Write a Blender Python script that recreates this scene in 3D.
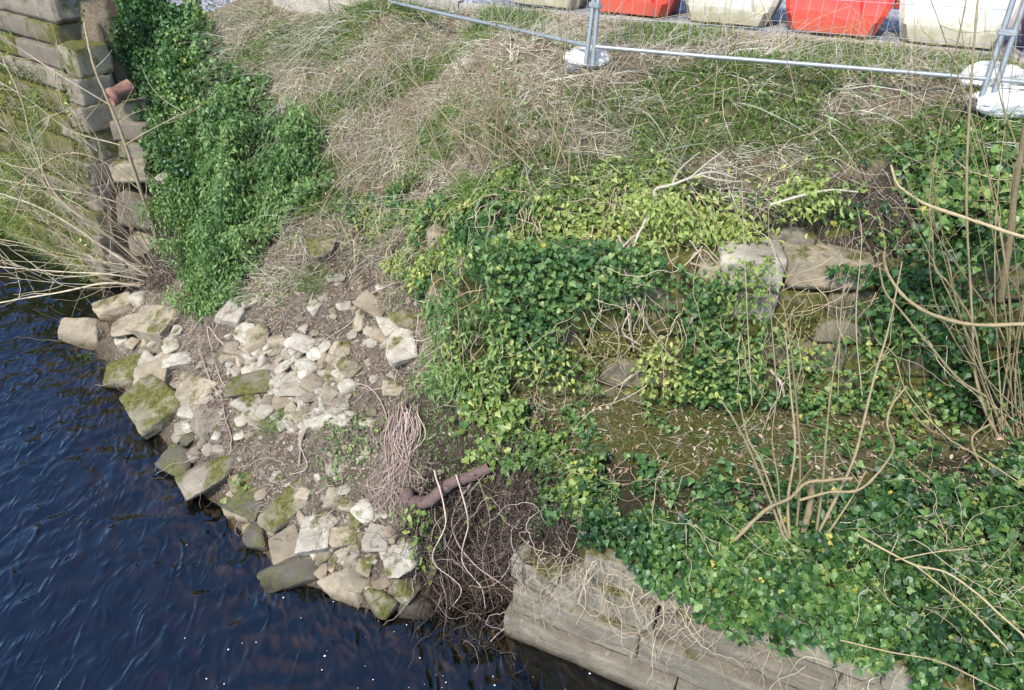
import bpy, bmesh, math, random
import numpy as np
from mathutils import Matrix, Vector
random.seed(7); RNG = np.random.default_rng(11)
for o in list(bpy.data.objects): bpy.data.objects.remove(o)
SC = bpy.context.scene; COL = SC.collection
# ------------------------------------------------------------------ camera, sky, sun, exposure
CZ, PITCH, FPX = 5.72, math.radians(35), 740.0
cam = bpy.data.cameras.new('camera'); camo = bpy.data.objects.new('camera', cam); COL.objects.link(camo)
camo.location = (0, 0, CZ); camo.rotation_euler = (math.radians(90) - PITCH, 0, 0)
cam.sensor_width = 36; cam.lens = 36 * FPX / 1024; cam.clip_start = 0.05; cam.clip_end = 500
SC.camera = camo
SUN_EL, SUN_AZ = math.radians(52), math.radians(212)     # compass azimuth: from the left, clockwise from +Y
w = bpy.data.worlds.new('World'); SC.world = w; w.use_nodes = True
nt = w.node_tree; bg = nt.nodes['Background']; sky = nt.nodes.new('ShaderNodeTexSky')
sky.sky_type = 'NISHITA'; sky.sun_disc = False; sky.sun_elevation = SUN_EL; sky.sun_rotation = SUN_AZ
sky.air_density = 1.1; sky.dust_density = .5; sky.ozone_density = 3.0
nt.links.new(sky.outputs[0], bg.inputs[0]); bg.inputs[1].default_value = 0.15
sl = bpy.data.lights.new('sun', 'SUN'); so = bpy.data.objects.new('sun', sl); COL.objects.link(so)
sl.energy = 3.1; sl.angle = math.radians(9); sl.color = (1, .95, .87)
sd = Vector((math.sin(SUN_AZ) * math.cos(SUN_EL), math.cos(SUN_AZ) * math.cos(SUN_EL), math.sin(SUN_EL)))
so.rotation_euler = sd.to_track_quat('Z', 'Y').to_euler(); so.location = (-8, 0, 14)
SC.view_settings.view_transform = 'Standard'; SC.view_settings.look = 'None'
SC.view_settings.gamma = 1; SC.view_settings.exposure = 1.15; SC.view_settings.use_curve_mapping = False

# ------------------------------------------------------------------ survey helpers (photo pixel <-> place)
cp, sp = math.cos(PITCH), math.sin(PITCH)
FWD = np.array([0, cp, -sp]); UPV = np.array([0, sp, cp]); RGT = np.array([1., 0, 0]); CAM = np.array([0, 0, CZ])
def ray(u, v): return FWD + (u - 512) / FPX * RGT + (345 - v) / FPX * UPV
def at_z(u, v, z): d = ray(u, v); return CAM + d * ((z - CZ) / d[2])
def at_y(u, v, y): d = ray(u, v); return CAM + d * (y / d[1])
def proj(P):
    Q = np.asarray(P) - CAM; z = np.maximum(Q @ FWD, .05)
    return 512 + FPX * Q[..., 0] / z, 345 - FPX * (Q @ UPV) / z
TAB = np.random.default_rng(3).random((256, 256))
def vn(x, y):
    x = np.asarray(x, float); y = np.asarray(y, float)
    ix = np.floor(x).astype(int); iy = np.floor(y).astype(int); fx = x - ix; fy = y - iy
    fx = fx * fx * (3 - 2 * fx); fy = fy * fy * (3 - 2 * fy)
    g = lambda a, b: TAB[a & 255, b & 255]
    return (g(ix, iy) * (1 - fx) + g(ix + 1, iy) * fx) * (1 - fy) + (g(ix, iy + 1) * (1 - fx) + g(ix + 1, iy + 1) * fx) * fy
def fbm(x, y, o=4):
    s = 0; a = .5
    for k in range(o): s = s + a * vn(x * 2 ** k + 17.3 * k, y * 2 ** k + 9.1 * k); a *= .5
    return s / (1 - .5 ** o) - .5
def inpoly(u, v, poly):
    c = np.zeros(np.shape(u), bool); n = len(poly)
    for i in range(n):
        x1, y1 = poly[i]; x2, y2 = poly[(i + 1) % n]
        if y1 == y2: continue
        c ^= ((y1 > v) != (y2 > v)) & (u < (x2 - x1) * (v - y1) / (y2 - y1) + x1)
    return c
def sst(a, b, x): t = np.clip((x - a) / (b - a), 0, 1); return t * t * (3 - 2 * t)

# ------------------------------------------------------------------ the lie of the land
WD = np.array([-.806, .592]); WN = np.array([.592, .806]); WE = np.array([-6.1, 9.72])     # standing river wall: runs WD from its broken end WE
def uw_y(x): return 5.63 - .097 * (x - .27)                                                 # upper retaining wall line
LD = np.array([.905, -.425]); LN = np.array([.425, .905]); LE = np.array([-.02, 3.98])      # lower wall: top front edge line
pts = []
def cz(u, v, z): pts.append(at_z(u, v, z))
def cy(u, v, y): pts.append(at_y(u, v, y))
for u, v in [(60, 322), (80, 345), (118, 388), (150, 425), (178, 470), (215, 505), (262, 556), (330, 600), (400, 615), (480, 618), (512, 640)]: cz(u, v, -.03)
for u, v, z in [(150, 330, .4), (200, 400, .38), (235, 450, .4), (290, 520, .32), (350, 540, .42), (400, 560, .36), (460, 560, .18), (515, 585, .0), (530, 540, .25),
                (230, 330, .95), (290, 380, .88), (340, 440, .85), (400, 470, .92), (440, 500, .75), (490, 510, .65), (330, 300, 1.5), (390, 290, 1.7), (262, 290, 1.3), (430, 420, 1.15)]: cz(u, v, z)
for u, v, y in [(250, 240, 8.), (250, 190, 8.5), (250, 130, 9.1), (250, 60, 9.8), (250, 0, 10.6), (380, 260, 7.25), (380, 200, 7.7), (380, 160, 8.), (380, 60, 8.8), (380, 0, 9.5),
                (330, 230, 7.5), (330, 150, 8.2), (330, 60, 9.2), (480, 180, 6.4), (480, 100, 7.2), (480, 40, 7.9), (440, 200, 6.8), (440, 260, 6.3), (430, 330, 6.1),
                (600, 150, 6.35), (600, 100, 6.7), (600, 48, 7.09), (800, 170, 5.9), (800, 120, 6.2), (800, 66, 6.45), (980, 130, 5.5), (980, 80, 6.), (900, 180, 5.6),
                (200, 100, 10.), (200, 200, 8.9), (210, 290, 7.9), (200, 30, 10.8), (170, 300, 8.4)]: cy(u, v, y)
for p in [(-4, 3, -1), (-7, 6, -1), (-10, 9, -1), (-1, 2, -.9), (-2.5, 3.3, -.32), (-4.3, 5., -.4), (-5.8, 7., -.45), (-.8, 3.1, -.3), (1, 2.6, -.7), (-12, 4, -1.2), (-5, -2, -1.2), (3, 0, -1),
          (-.4, 5.85, 2.6), (.5, 5.8, 2.95), (1.5, 5.7, 2.95), (2.5, 5.6, 2.8), (3.5, 5.5, 2.8), (4.5, 5.4, 2.95), (6, 5.2, 2.95), (6, 5.5, 3.5), (0, 9, 4.05), (2, 8, 4.05), (4, 7, 4.05), (6, 6.3, 4.05), (9, 5.5, 4.05), (9, 4.8, 3.2),
          (-2, 11, 4.05), (-4, 12, 4.05), (5, 10, 4.05), (-6, 13, 4.05), (0, 12, 4.05), (-5.6, 9.6, .5), (-5.25, 10.2, 1.7), (-5.0, 10.7, 2.8), (-4.6, 11.2, 3.6), (-6.8, 11., 3.9), (-8.5, 12.2, 4.), (-11, 14, 4.05), (-7.3, 12, 4.05)]: pts.append(np.array(p, float))
PT = np.array(pts)
def tps(d2): return np.where(d2 > 0, .5 * d2 * np.log(np.maximum(d2, 1e-12)), 0)
_n = len(PT); _K = tps(((PT[:, None, :2] - PT[None, :, :2]) ** 2).sum(2)) + np.eye(_n) * .02
_A = np.zeros((_n + 3, _n + 3)); _A[:_n, :_n] = _K; _A[:_n, _n] = 1; _A[:_n, _n + 1:] = PT[:, :2]; _A[_n:, :_n] = _A[:_n, _n:].T
_W = np.linalg.solve(_A, np.r_[PT[:, 2], 0, 0, 0])
def bank(x, y):
    s = _W[_n] + _W[_n + 1] * x + _W[_n + 2] * y
    for i in range(_n): s = s + _W[i] * tps((x - PT[i, 0]) ** 2 + (y - PT[i, 1]) ** 2)
    return np.clip(s, -1.2, 4.05)
def ledge_in(x, y):                       # 0..1: on the ledge between the two walls
    l = (x - LE[0]) * LN[0] + (y - LE[1]) * LN[1]
    left = -.62 + (5.7 - y) * .42 + .12 * fbm(x * 3, y * 3, 2)
    return sst(-.12, .22, x - left), l
WB = .2                                      # batter of the standing river wall
def ground_z(x, y):
    x = np.asarray(x, float); y = np.asarray(y, float)
    b = bank(np.clip(x, -14, 9), np.clip(y, -4, 16))
    far = np.maximum(np.maximum(np.abs(x + 2.5) - 11, np.abs(y - 6) - 10), 0)
    rough = .16 * fbm(x * .9, y * .9, 4) + .07 * fbm(x * 4 + 5, y * 4, 3)
    h = b + rough * sst(-.5, .3, b) * (1 - .75 * sst(3.85, 4.04, b))
    m, l = ledge_in(x, y)
    t = sst(0, 1.6, l)
    led = 1.16 + .24 * t + .09 * fbm(x * 1.6, y * 1.6, 4) * sst(0, .3, l)
    front = l < .14
    low = y < uw_y(x)
    right = sst(-.6, -.45, x)
    hh = np.where(low & ~front, b * (1 - m) + led * m + rough * .3, h)
    hh = np.where(low & front & (x > LE[0] + .05), np.minimum(h, -.35 + .1 * fbm(x * 3, y * 3)), hh)
    h = np.where(low & (x > -.8), hh, h)
    s = (x - WE[0]) * WD[0] + (y - WE[1]) * WD[1]; n = (x - WE[0]) * WN[0] + (y - WE[1]) * WN[1]
    tg = np.minimum(4., (n - .22) / WB) - .5 * sst(.6, 0, s) + .08 * fbm(x, y)
    h = np.where((s > .12) & (n > .2), np.where(n < 1.1, tg, np.maximum(h, tg)), h)
    ft = sst(-.75, .1, s) * sst(.3, .1, n); h = np.where(h > -.5, h * (1 - ft) - .5 * ft, h)
    river = (x * .75 + y * .66 < 0) | (h < -.2)
    h = np.where((far > 0) & ~river, np.maximum(h, 4.05), h)
    return h
def hit(u, v, t0=3.):
    d = ray(u, v); d = d / np.linalg.norm(d); t = np.arange(t0, 18, .02)
    P = CAM + t[:, None] * d; below = P[:, 2] < gzq(P[:, 0], P[:, 1]); i = int(np.argmax(below))
    return P[i] if below.any() else P[-1]
def gnormal(x, y, e=.06):
    n = Vector((float(gzq(x - e, y) - gzq(x + e, y)), float(gzq(x, y - e) - gzq(x, y + e)), 2 * e)); return n.normalized()

# ------------------------------------------------------------------ mesh helpers
def np_mesh(name, V, F, attrs=None, smooth=False):
    """V (n,3); F (m,k) of one polygon size, or a list of such arrays"""
    Fs = F if isinstance(F, list) else [F]
    me = bpy.data.meshes.new(name); V = np.ascontiguousarray(V, np.float32)
    me.vertices.add(len(V)); me.vertices.foreach_set('co', V.ravel())
    lv = np.concatenate([f.ravel() for f in Fs]).astype(np.int32)
    lt = np.concatenate([np.full(len(f), f.shape[1]) for f in Fs]).astype(np.int32)
    if len(lt) == 0: print('EMPTY', name); return me
    ls = np.r_[0, np.cumsum(lt)[:-1]].astype(np.int32)
    me.loops.add(len(lv)); me.loops.foreach_set('vertex_index', lv)
    me.polygons.add(len(lt)); me.polygons.foreach_set('loop_start', ls); me.polygons.foreach_set('loop_total', lt)
    me.polygons.foreach_set('use_smooth', np.full(len(lt), smooth))
    for k, (dom, a) in (attrs or {}).items():
        at = me.attributes.new(k, 'FLOAT', dom); at.data.foreach_set('value', np.ascontiguousarray(a, np.float32))
    me.update(); me.validate(); return me
def link(name, me, mat, parent=None, label=None, cat=None, group=None, kind=None, mw=None):
    o = bpy.data.objects.new(name, me); COL.objects.link(o)
    if mat is not None and me is not None and len(me.materials) == 0: me.materials.append(mat)
    if mw is not None: o.matrix_basis = mw
    if parent is not None: o.parent = parent; o.matrix_parent_inverse = parent.matrix_basis.inverted()
    if label: o['label'] = label
    if cat: o['category'] = cat
    if group: o['group'] = group
    if kind: o['kind'] = kind
    return o
def thing(name, label, cat, loc=(0, 0, 0), group=None, rz=0):
    o = bpy.data.objects.new(name, None); COL.objects.link(o); o.location = Vector([float(a) for a in loc]); o.rotation_euler = (0, 0, rz); o.empty_display_size = .1
    o['label'] = label; o['category'] = cat
    if group: o['group'] = group
    return o
def frame(n, t):
    n = Vector(n).normalized(); t = Vector(t); t = (t - n * t.dot(n)).normalized(); b = n.cross(t)
    m = Matrix((t, b, n)).transposed(); return m                    # columns: x=t, y=b, z=n
def smooth_path(P, n=6):
    P = np.asarray(P, float); Q = np.vstack([2 * P[0] - P[1], P, 2 * P[-1] - P[-2]]); out = []
    for i in range(1, len(Q) - 2):
        for k in range(n):
            t = k / n; a, b, c, d = Q[i - 1:i + 3]
            out.append(.5 * (2 * b + (c - a) * t + (2 * a - 5 * b + 4 * c - d) * t * t + (3 * b - a - 3 * c + d) * t ** 3))
    out.append(P[-1]); return np.array(out)
def tubes(paths, sides=5, knob=0.):
    """paths: list of (pts Nx3, r0, r1) -> V, F"""
    Vs, Fs, R, off = [], [], [], 0
    for k, (P, r0, r1) in enumerate(paths):
        P = np.asarray(P, float); n = len(P); T = np.gradient(P, axis=0); T /= np.linalg.norm(T, axis=1)[:, None] + 1e-9
        ref = np.array([.31, .2, .93]) if abs(T[0, 2]) < .8 else np.array([.9, .3, .1])
        A = np.cross(T, ref); A /= np.linalg.norm(A, axis=1)[:, None] + 1e-9; B = np.cross(T, A)
        r = np.linspace(r0, r1, n)
        if knob: r = r * (1 + knob * (RNG.random(n) - .5))
        an = np.arange(sides) * 2 * np.pi / sides
        V = P[:, None] + r[:, None, None] * (np.cos(an)[None, :, None] * A[:, None] + np.sin(an)[None, :, None] * B[:, None])
        i = np.arange(n - 1)[:, None] * sides; j = np.arange(sides)[None]; j2 = (j + 1) % sides
        Fs.append((np.stack([i + j, i + j2, i + sides + j2, i + sides + j], -1).reshape(-1, 4)) + off)
        Vs.append(V.reshape(-1, 3)); R.append(np.full((n - 1) * sides, RNG.random())); off += n * sides
    return np.vstack(Vs), np.vstack(Fs), np.concatenate(R)
def tube_obj(name, paths, mat, parent=None, sides=5, knob=0., **kw):
    V, F, R = tubes(paths, sides, knob)
    return link(name, np_mesh(name, V, F, {'rnd': ('FACE', R)}, True), mat, parent, **kw)

# ------------------------------------------------------------------ materials
class NT:
    def __init__(s, name):
        s.m = bpy.data.materials.new(name); s.m.use_nodes = True; s.t = s.m.node_tree; s.t.nodes.clear()
        s.out = s.n('ShaderNodeOutputMaterial')
    def n(s, ty, **k):
        x = s.t.nodes.new(ty)
        for a, b in k.items(): setattr(x, a, b)
        return x
    def l(s, a, b): s.t.links.new(a, b)
    def noise(s, scale, detail=5, rough=.6, vec=None, dist=0.):
        x = s.n('ShaderNodeTexNoise'); x.inputs['Scale'].default_value = scale; x.inputs['Detail'].default_value = detail; x.inputs['Roughness'].default_value = rough; x.inputs['Distortion'].default_value = dist
        s.l(vec if vec is not None else s.pos(), x.inputs['Vector']); return x.outputs[0]
    def pos(s):
        if not hasattr(s, '_p'): s._p = s.n('ShaderNodeNewGeometry')
        return s._p.outputs['Position']
    def nz(s):
        s.pos(); x = s.n('ShaderNodeSeparateXYZ'); s.l(s._p.outputs['Normal'], x.inputs[0]); return x.outputs[2]
    def ramp(s, f, stops):
        x = s.n('ShaderNodeValToRGB'); e = x.color_ramp.elements
        while len(e) > 1: e.remove(e[-1])
        for i, (p, c) in enumerate(stops):
            a = e[0] if i == 0 else e.new(p); a.position = p; a.color = (*c, 1) if not np.isscalar(c) else (c, c, c, 1)
        s.l(f, x.inputs[0]); return x.outputs[0]
    def mix(s, f, a, b, mode='MIX'):
        x = s.n('ShaderNodeMix', data_type='RGBA', blend_type=mode)
        for i, q in ((0, f), (6, a), (7, b)):
            if isinstance(q, (int, float)): x.inputs[i].default_value = q
            elif isinstance(q, tuple): x.inputs[i].default_value = (*q, 1)
            else: s.l(q, x.inputs[i])
        return x.outputs[2]
    def math(s, op, a, b=0., c=None):
        x = s.n('ShaderNodeMath', operation=op)
        for i, q in enumerate((a, b) if c is None else (a, b, c)):
            if isinstance(q, (int, float)): x.inputs[i].default_value = q
            else: s.l(q, x.inputs[i])
        return x.outputs[0]
    def attr(s, k): x = s.n('ShaderNodeAttribute', attribute_name=k); return x.outputs['Fac']
    def rand(s): x = s.n('ShaderNodeObjectInfo'); return x.outputs['Random']
    def bump(s, h, st=.5, d=.02, nrm=None):
        x = s.n('ShaderNodeBump'); x.inputs['Strength'].default_value = st; x.inputs['Distance'].default_value = d; s.l(h, x.inputs['Height'])
        if nrm is not None: s.l(nrm, x.inputs['Normal'])
        return x.outputs[0]
    def bsdf(s, col, rough=.8, nrm=None, spec=.3, **k):
        x = s.n('ShaderNodeBsdfPrincipled')
        for nm, q in (('Base Color', col), ('Roughness', rough), ('Specular IOR Level', spec), *k.items()):
            i = x.inputs[nm]
            if isinstance(q, (int, float)): i.default_value = q
            elif isinstance(q, tuple): i.default_value = (*q, 1) if len(q) == 3 else q
            else: s.l(q, i)
        if nrm is not None: s.l(nrm, x.inputs['Normal'])
        return x.outputs[0]
    def done(s, sh): s.l(sh, s.out.inputs[0]); return s.m
def stone_mat(name, c1, c2, c3, moss=.3, wet=False):
    t = NT(name); base = t.ramp(t.noise(6, 6, .65), [(.25, c1), (.5, c2), (.75, c3)])
    r = t.rand(); base = t.mix(.75, base, t.ramp(r, [(0, (.55, .5, .44)), (.3, (.82, .78, .72)), (.65, (1, .97, .92)), (1, (1.18, 1.14, 1.08))]), 'MULTIPLY')
    spots = t.ramp(t.noise(60, 3, .7), [(.3, .72), (.5, 1.), (.7, 1.1)]); base = t.mix(.6, base, spots, 'MULTIPLY')
    lay = t.n('ShaderNodeTexWave', bands_direction='Z'); lay.inputs['Scale'].default_value = 6; lay.inputs['Distortion'].default_value = 7; lay.inputs['Detail'].default_value = 4
    t.l(t.pos(), lay.inputs['Vector']); base = t.mix(.07, base, t.ramp(lay.outputs[0], [(.2, (.6, .45, .3)), (.7, (1.1, 1.08, 1.05))]), 'MULTIPLY')
    stain = t.ramp(t.noise(2.9, 7, .75), [(.42, 0), (.6, 1)]); base = t.mix(t.math('MULTIPLY', stain, .5), base, (.17, .15, .12))
    cr = t.n('ShaderNodeTexVoronoi', feature='DISTANCE_TO_EDGE'); cr.inputs['Scale'].default_value = 3.2; cw = t.n('ShaderNodeVectorMath', operation='ADD'); nv = t.n('ShaderNodeTexNoise'); nv.inputs['Scale'].default_value = 7; t.l(t.pos(), nv.inputs['Vector']); t.l(t.pos(), cw.inputs[0]); t.l(nv.outputs['Color'], cw.inputs[1]); t.l(cw.outputs[0], cr.inputs['Vector'])
    ck = t.ramp(cr.outputs[0], [(0., .35), (.012, 1)]); base = t.mix(.45, base, ck, 'MULTIPLY')
    lich = t.ramp(t.noise(11, 6, .8), [(.6, 0), (.68, 0. if wet else .55)]); base = t.mix(lich, base, (.55, .53, .46))
    if moss:
        f = t.math('ADD', t.noise(3.5, 6, .7), t.math('MULTIPLY', t.nz(), .12)); f = t.math('ADD', f, t.math('MULTIPLY', t.rand(), .14))
        f = t.ramp(f, [(.74 - .3 * moss, 0), (.86 - .3 * moss, 1)])
        mc = t.ramp(t.noise(25, 4), [(.3, (.055, .06, .016)), (.5, (.12, .118, .03)), (.75, (.2, .18, .055))])
        base = t.mix(f, base, mc)
    zz = t.n('ShaderNodeSeparateXYZ'); t.l(t.pos(), zz.inputs[0]); wl = t.ramp(t.math('ADD', zz.outputs[2], t.math('MULTIPLY', t.noise(8, 4), .1)), [(.06, 1), (.15, 0)]); base = t.mix(wl, base, t.mix(1., base, (.34, .31, .26), 'MULTIPLY'))
    h = t.mix(.4, t.mix(.5, t.noise(9, 8, .75), t.noise(30, 8, .75)), t.noise(120, 5, .75))
    return t.done(t.bsdf(base, .42 if wet else .88, t.bump(h, .9, .05), .5 if wet else .2))
M = {}
M['stone'] = stone_mat('pale_sandstone', (.44, .395, .32), (.58, .53, .44), (.68, .64, .55), .1)
M['buff'] = stone_mat('buff_sandstone', (.32, .26, .18), (.45, .375, .27), (.53, .46, .35), .12)
M['mossy'] = stone_mat('mossy_sandstone', (.2, .18, .12), (.32, .29, .2), (.42, .38, .28), .55)
M['wallmoss'] = stone_mat('moss_covered_stone', (.2, .18, .12), (.3, .26, .18), (.4, .36, .28), .95)
M['grey'] = stone_mat('grey_sandstone', (.2, .175, .14), (.3, .26, .205), (.38, .34, .27), .3)
M['slabstone'] = stone_mat('long_slab_sandstone', (.24, .215, .165), (.35, .32, .25), (.45, .415, .33), .2)
M['wet'] = stone_mat('wet_sandstone', (.06, .052, .04), (.1, .085, .062), (.15, .13, .1), .3, True)
def leaf_mat(name, stops, rough=.38, trans=.3):
    t = NT(name); c = t.ramp(t.attr('rnd'), stops); c = t.mix(.5, c, t.ramp(t.noise(40, 3), [(.3, .7), (.7, 1.25)]), 'MULTIPLY')
    b = t.bsdf(c, rough, t.bump(t.noise(120, 2), .25, .01), .4); tr = t.n('ShaderNodeBsdfTranslucent'); t.l(t.mix(1., c, (1.5, 1.6, .7), 'MULTIPLY'), tr.inputs[0])
    mx = t.n('ShaderNodeMixShader'); mx.inputs[0].default_value = trans; t.l(b, mx.inputs[1]); t.l(tr.outputs[0], mx.inputs[2]); return t.done(mx.outputs[0])
M['ivy'] = leaf_mat('ivy_leaf', [(0, (.022, .06, .022)), (.25, (.04, .1, .032)), (.5, (.075, .155, .045)), (.75, (.13, .21, .06)), (.93, (.24, .29, .09)), (1, (.5, .42, .07))], .45)
M['ivydark'] = leaf_mat('dark_ivy_leaf', [(0, (.012, .034, .012)), (.3, (.028, .075, .022)), (.6, (.07, .145, .036)), (.85, (.14, .225, .055)), (.95, (.25, .3, .09)), (1, (.45, .38, .06))], .36, .22)
M['ivylight'] = leaf_mat('young_ivy_leaf', [(0, (.05, .11, .03)), (.35, (.13, .2, .05)), (.7, (.25, .31, .08)), (.93, (.4, .42, .14)), (1, (.52, .44, .08))], .4)
M['lance'] = leaf_mat('slender_leaf', [(0, (.04, .09, .025)), (.35, (.1, .18, .05)), (.75, (.2, .29, .09)), (1, (.34, .4, .15))], .4)
M['green'] = leaf_mat('green_grass_blade', [(0, (.06, .11, .025)), (.5, (.14, .23, .05)), (1, (.26, .34, .1))], .55)
M['dry'] = leaf_mat('dry_grass_blade', [(0, (.14, .105, .075)), (.3, (.32, .265, .21)), (.7, (.5, .445, .37)), (1, (.7, .66, .58))], .7, .25)
M['moss'] = leaf_mat('moss_cushion', [(0, (.055, .065, .014)), (.5, (.115, .13, .028)), (.85, (.19, .2, .04)), (1, (.27, .25, .07))], .95, .0)
M['dead'] = leaf_mat('dead_leaf', [(0, (.12, .075, .045)), (.5, (.24, .16, .1)), (1, (.42, .33, .25))], .7, .1)
def bark(name, stops, rough=.8):
    t = NT(name); c = t.ramp(t.attr('rnd'), stops); c = t.mix(.6, c, t.ramp(t.noise(35, 5, .7), [(.3, .55), (.7, 1.2)]), 'MULTIPLY')
    return t.done(t.bsdf(c, rough, t.bump(t.noise(90, 5), .5, .01), .2))
M['twig'] = bark('pale_twig', [(0, (.3, .23, .14)), (.5, (.43, .34, .22)), (1, (.56, .47, .34))])
M['bark'] = bark('olive_brown_bark', [(0, (.22, .165, .09)), (1, (.38, .3, .17))])
M['root'] = bark('root', [(0, (.15, .105, .085)), (.5, (.3, .22, .18)), (1, (.5, .4, .33))])
M['shaderoot'] = bark('shade_dark_root', [(0, (.02, .015, .011)), (.6, (.055, .04, .03)), (1, (.14, .1, .078))])  # root colour darkened to paint in the hollow's shade
M['purple'] = bark('purple_brown_bark', [(0, (.1, .066, .058)), (1, (.13, .085, .075))])
M['grey_branch'] = bark('weathered_grey_branch', [(0, (.3, .255, .2)), (1, (.43, .38, .31))])
def ground_mat():
    t = NT('bank_soil'); n1 = t.noise(9, 7, .7)
    soil = t.ramp(n1, [(.3, (.07, .052, .036)), (.5, (.175, .135, .1)), (.7, (.31, .255, .195))])
    soil = t.mix(t.ramp(t.noise(70, 3, .8), [(.6, 0), (.7, .7)]), soil, (.42, .38, .32))
    straw = t.ramp(t.noise(30, 6, .75), [(.3, (.13, .1, .06)), (.5, (.27, .21, .14)), (.75, (.42, .35, .25))])
    moss = t.ramp(t.noise(22, 6, .75), [(.3, (.045, .05, .012)), (.5, (.1, .105, .025)), (.6, (.17, .15, .05)), (.72, (.28, .225, .14)), (.85, (.34, .28, .2))])
    mud = t.ramp(t.noise(5, 6, .7), [(.3, (.06, .046, .028)), (.7, (.19, .145, .092))])
    dark = t.ramp(t.noise(14, 6, .7), [(.3, (.02, .015, .01)), (.7, (.07, .052, .036))])  # dark humus tone, deepened to paint in shade
    c = t.mix(t.attr('straw'), soil, straw); c = t.mix(t.attr('moss'), c, moss); c = t.mix(t.attr('humus_shade'), c, dark); c = t.mix(t.attr('mud'), c, mud)
    h = t.mix(.5, t.noise(12, 8, .8), t.noise(60, 5, .8))
    return t.done(t.bsdf(c, .95, t.bump(h, 1., .09), .15))
M['ground'] = ground_mat()
def water_mat():
    t = NT('river_water'); mp = t.n('ShaderNodeMapping'); t.l(t.pos(), mp.inputs[0]); mp.inputs['Rotation'].default_value = (0, 0, math.radians(50)); mp.inputs['Scale'].default_value = (2.2, .9, 1)
    rd = t.n('ShaderNodeTexNoise', noise_type='RIDGED_MULTIFRACTAL'); rd.inputs['Scale'].default_value = 3.4; rd.inputs['Detail'].default_value = 5; rd.inputs['Roughness'].default_value = .62; rd.inputs['Distortion'].default_value = 1.1; t.l(mp.outputs[0], rd.inputs['Vector']); nr = t.bump(rd.outputs[0], .6, .045)
    fr = t.n('ShaderNodeFresnel'); fr.inputs[0].default_value = 1.68; t.l(nr, fr.inputs[1])
    gl = t.n('ShaderNodeBsdfGlossy'); gl.inputs[0].default_value = (.72, .84, 1, 1); gl.inputs['Roughness'].default_value = .0; t.l(nr, gl.inputs['Normal'])
    tr = t.n('ShaderNodeBsdfTransparent'); tr.inputs[0].default_value = (.8, .76, .66, 1)
    mx = t.n('ShaderNodeMixShader'); t.l(fr.outputs[0], mx.inputs[0]); t.l(tr.outputs[0], mx.inputs[1]); t.l(gl.outputs[0], mx.inputs[2])
    ab = t.n('ShaderNodeVolumeAbsorption'); ab.inputs[0].default_value = (.5, .36, .2, 1); ab.inputs[1].default_value = 2.7
    t.l(ab.outputs[0], t.out.inputs[1]); return t.done(mx.outputs[0])
M['water'] = water_mat()
def simple(name, c, rough=.5, var=.25, scale=12, spec=.3, bump=.15, **k):
    t = NT(name); col = t.mix(1., c, t.ramp(t.noise(scale, 5, .65), [(.3, 1 - var), (.7, 1 + var * .5)]), 'MULTIPLY')
    return t.done(t.bsdf(col, rough, t.bump(t.noise(scale * 5, 4), bump, .01), spec, **k))
def plastic(name, c, dirt):
    t = NT(name); g = t.n('ShaderNodeTexCoord'); z = t.n('ShaderNodeSeparateXYZ'); t.l(g.outputs['Object'], z.inputs[0])
    f = t.math('ADD', t.math('MULTIPLY', z.outputs[2], -2.2), t.math('MULTIPLY', t.noise(7, 6, .7), 1.5)); f = t.ramp(f, [(.0, 0), (.6, .85)])
    c2 = t.mix(f, t.mix(1., c, t.ramp(t.noise(4, 5), [(.3, .86), (.7, 1.06)]), 'MULTIPLY'), dirt)
    return t.done(t.bsdf(c2, .38, t.bump(t.noise(80, 3), .05, .005), .4))
M['redp'] = plastic('red_plastic', (.72, .045, .03), (.42, .1, .06)); M['whitep'] = plastic('white_plastic', (.62, .6, .52), (.3, .26, .15))
M['galv'] = simple('galvanised_steel', (.3, .32, .33), .45, .2, 20, .5, .1, Metallic=.55)
M['bag'] = simple('white_woven_bag', (.66, .66, .65), .75, .3, 14, .2, 1.)
M['bagtar'] = simple('dark_bag_mouth', (.05, .05, .05), .8)
M['terra'] = simple('terracotta', (.24, .125, .09), .85, .4, 14, .3, .2)
M['black'] = simple('black_rubber', (.015, .015, .017), .5); M['cream'] = simple('cream_rope', (.6, .55, .45), .8)
M['conc'] = simple('weathered_concrete', (.36, .32, .26), .9, .35, 9, .2, .6)
M['foam'] = simple('foam', (.8, .82, .85), .6)
def road_mat():
    t = NT('road_chippings'); v = t.n('ShaderNodeTexVoronoi'); v.inputs['Scale'].default_value = 28; t.l(t.pos(), v.inputs['Vector'])
    c = t.ramp(v.outputs['Color'], [(0, (.1, .1, .115)), (.5, (.22, .22, .25)), (1, (.4, .4, .43))])
    return t.done(t.bsdf(c, .9, t.bump(v.outputs['Distance'], .8, .03), .2))
M['road'] = road_mat()

# ------------------------------------------------------------------ ground sheet
def axis(a, b, step, lo, hi):
    c = list(np.arange(a, b, step)); s = step; x = a
    while x > lo: s *= 1.35; x -= s; c.insert(0, x)
    s = step; x = c[-1]
    while x < hi: s *= 1.35; x += s; c.append(x)
    return np.array(c)
GX = axis(-9.5, 6.2, .04, -150, 150); GY = axis(2.0, 12.4, .04, -150, 150)
X, Y = np.meshgrid(GX, GY); Z = GZ = ground_z(X, Y); GV = np.stack([X, Y, Z], -1).reshape(-1, 3)
nx, ny = len(GX), len(GY); i = (np.arange(ny - 1)[:, None] * nx + np.arange(nx - 1)[None]).ravel(); GF = np.stack([i, i + 1, i + nx + 1, i + nx], 1)
gu, gv = proj(GV); gx, gy, gz = GV.T
wob = 40 * fbm(gx * 1.5, gy * 1.5, 3); wob2 = 40 * fbm(gx * 1.5 + 50, gy * 1.5 + 9, 3)
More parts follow.
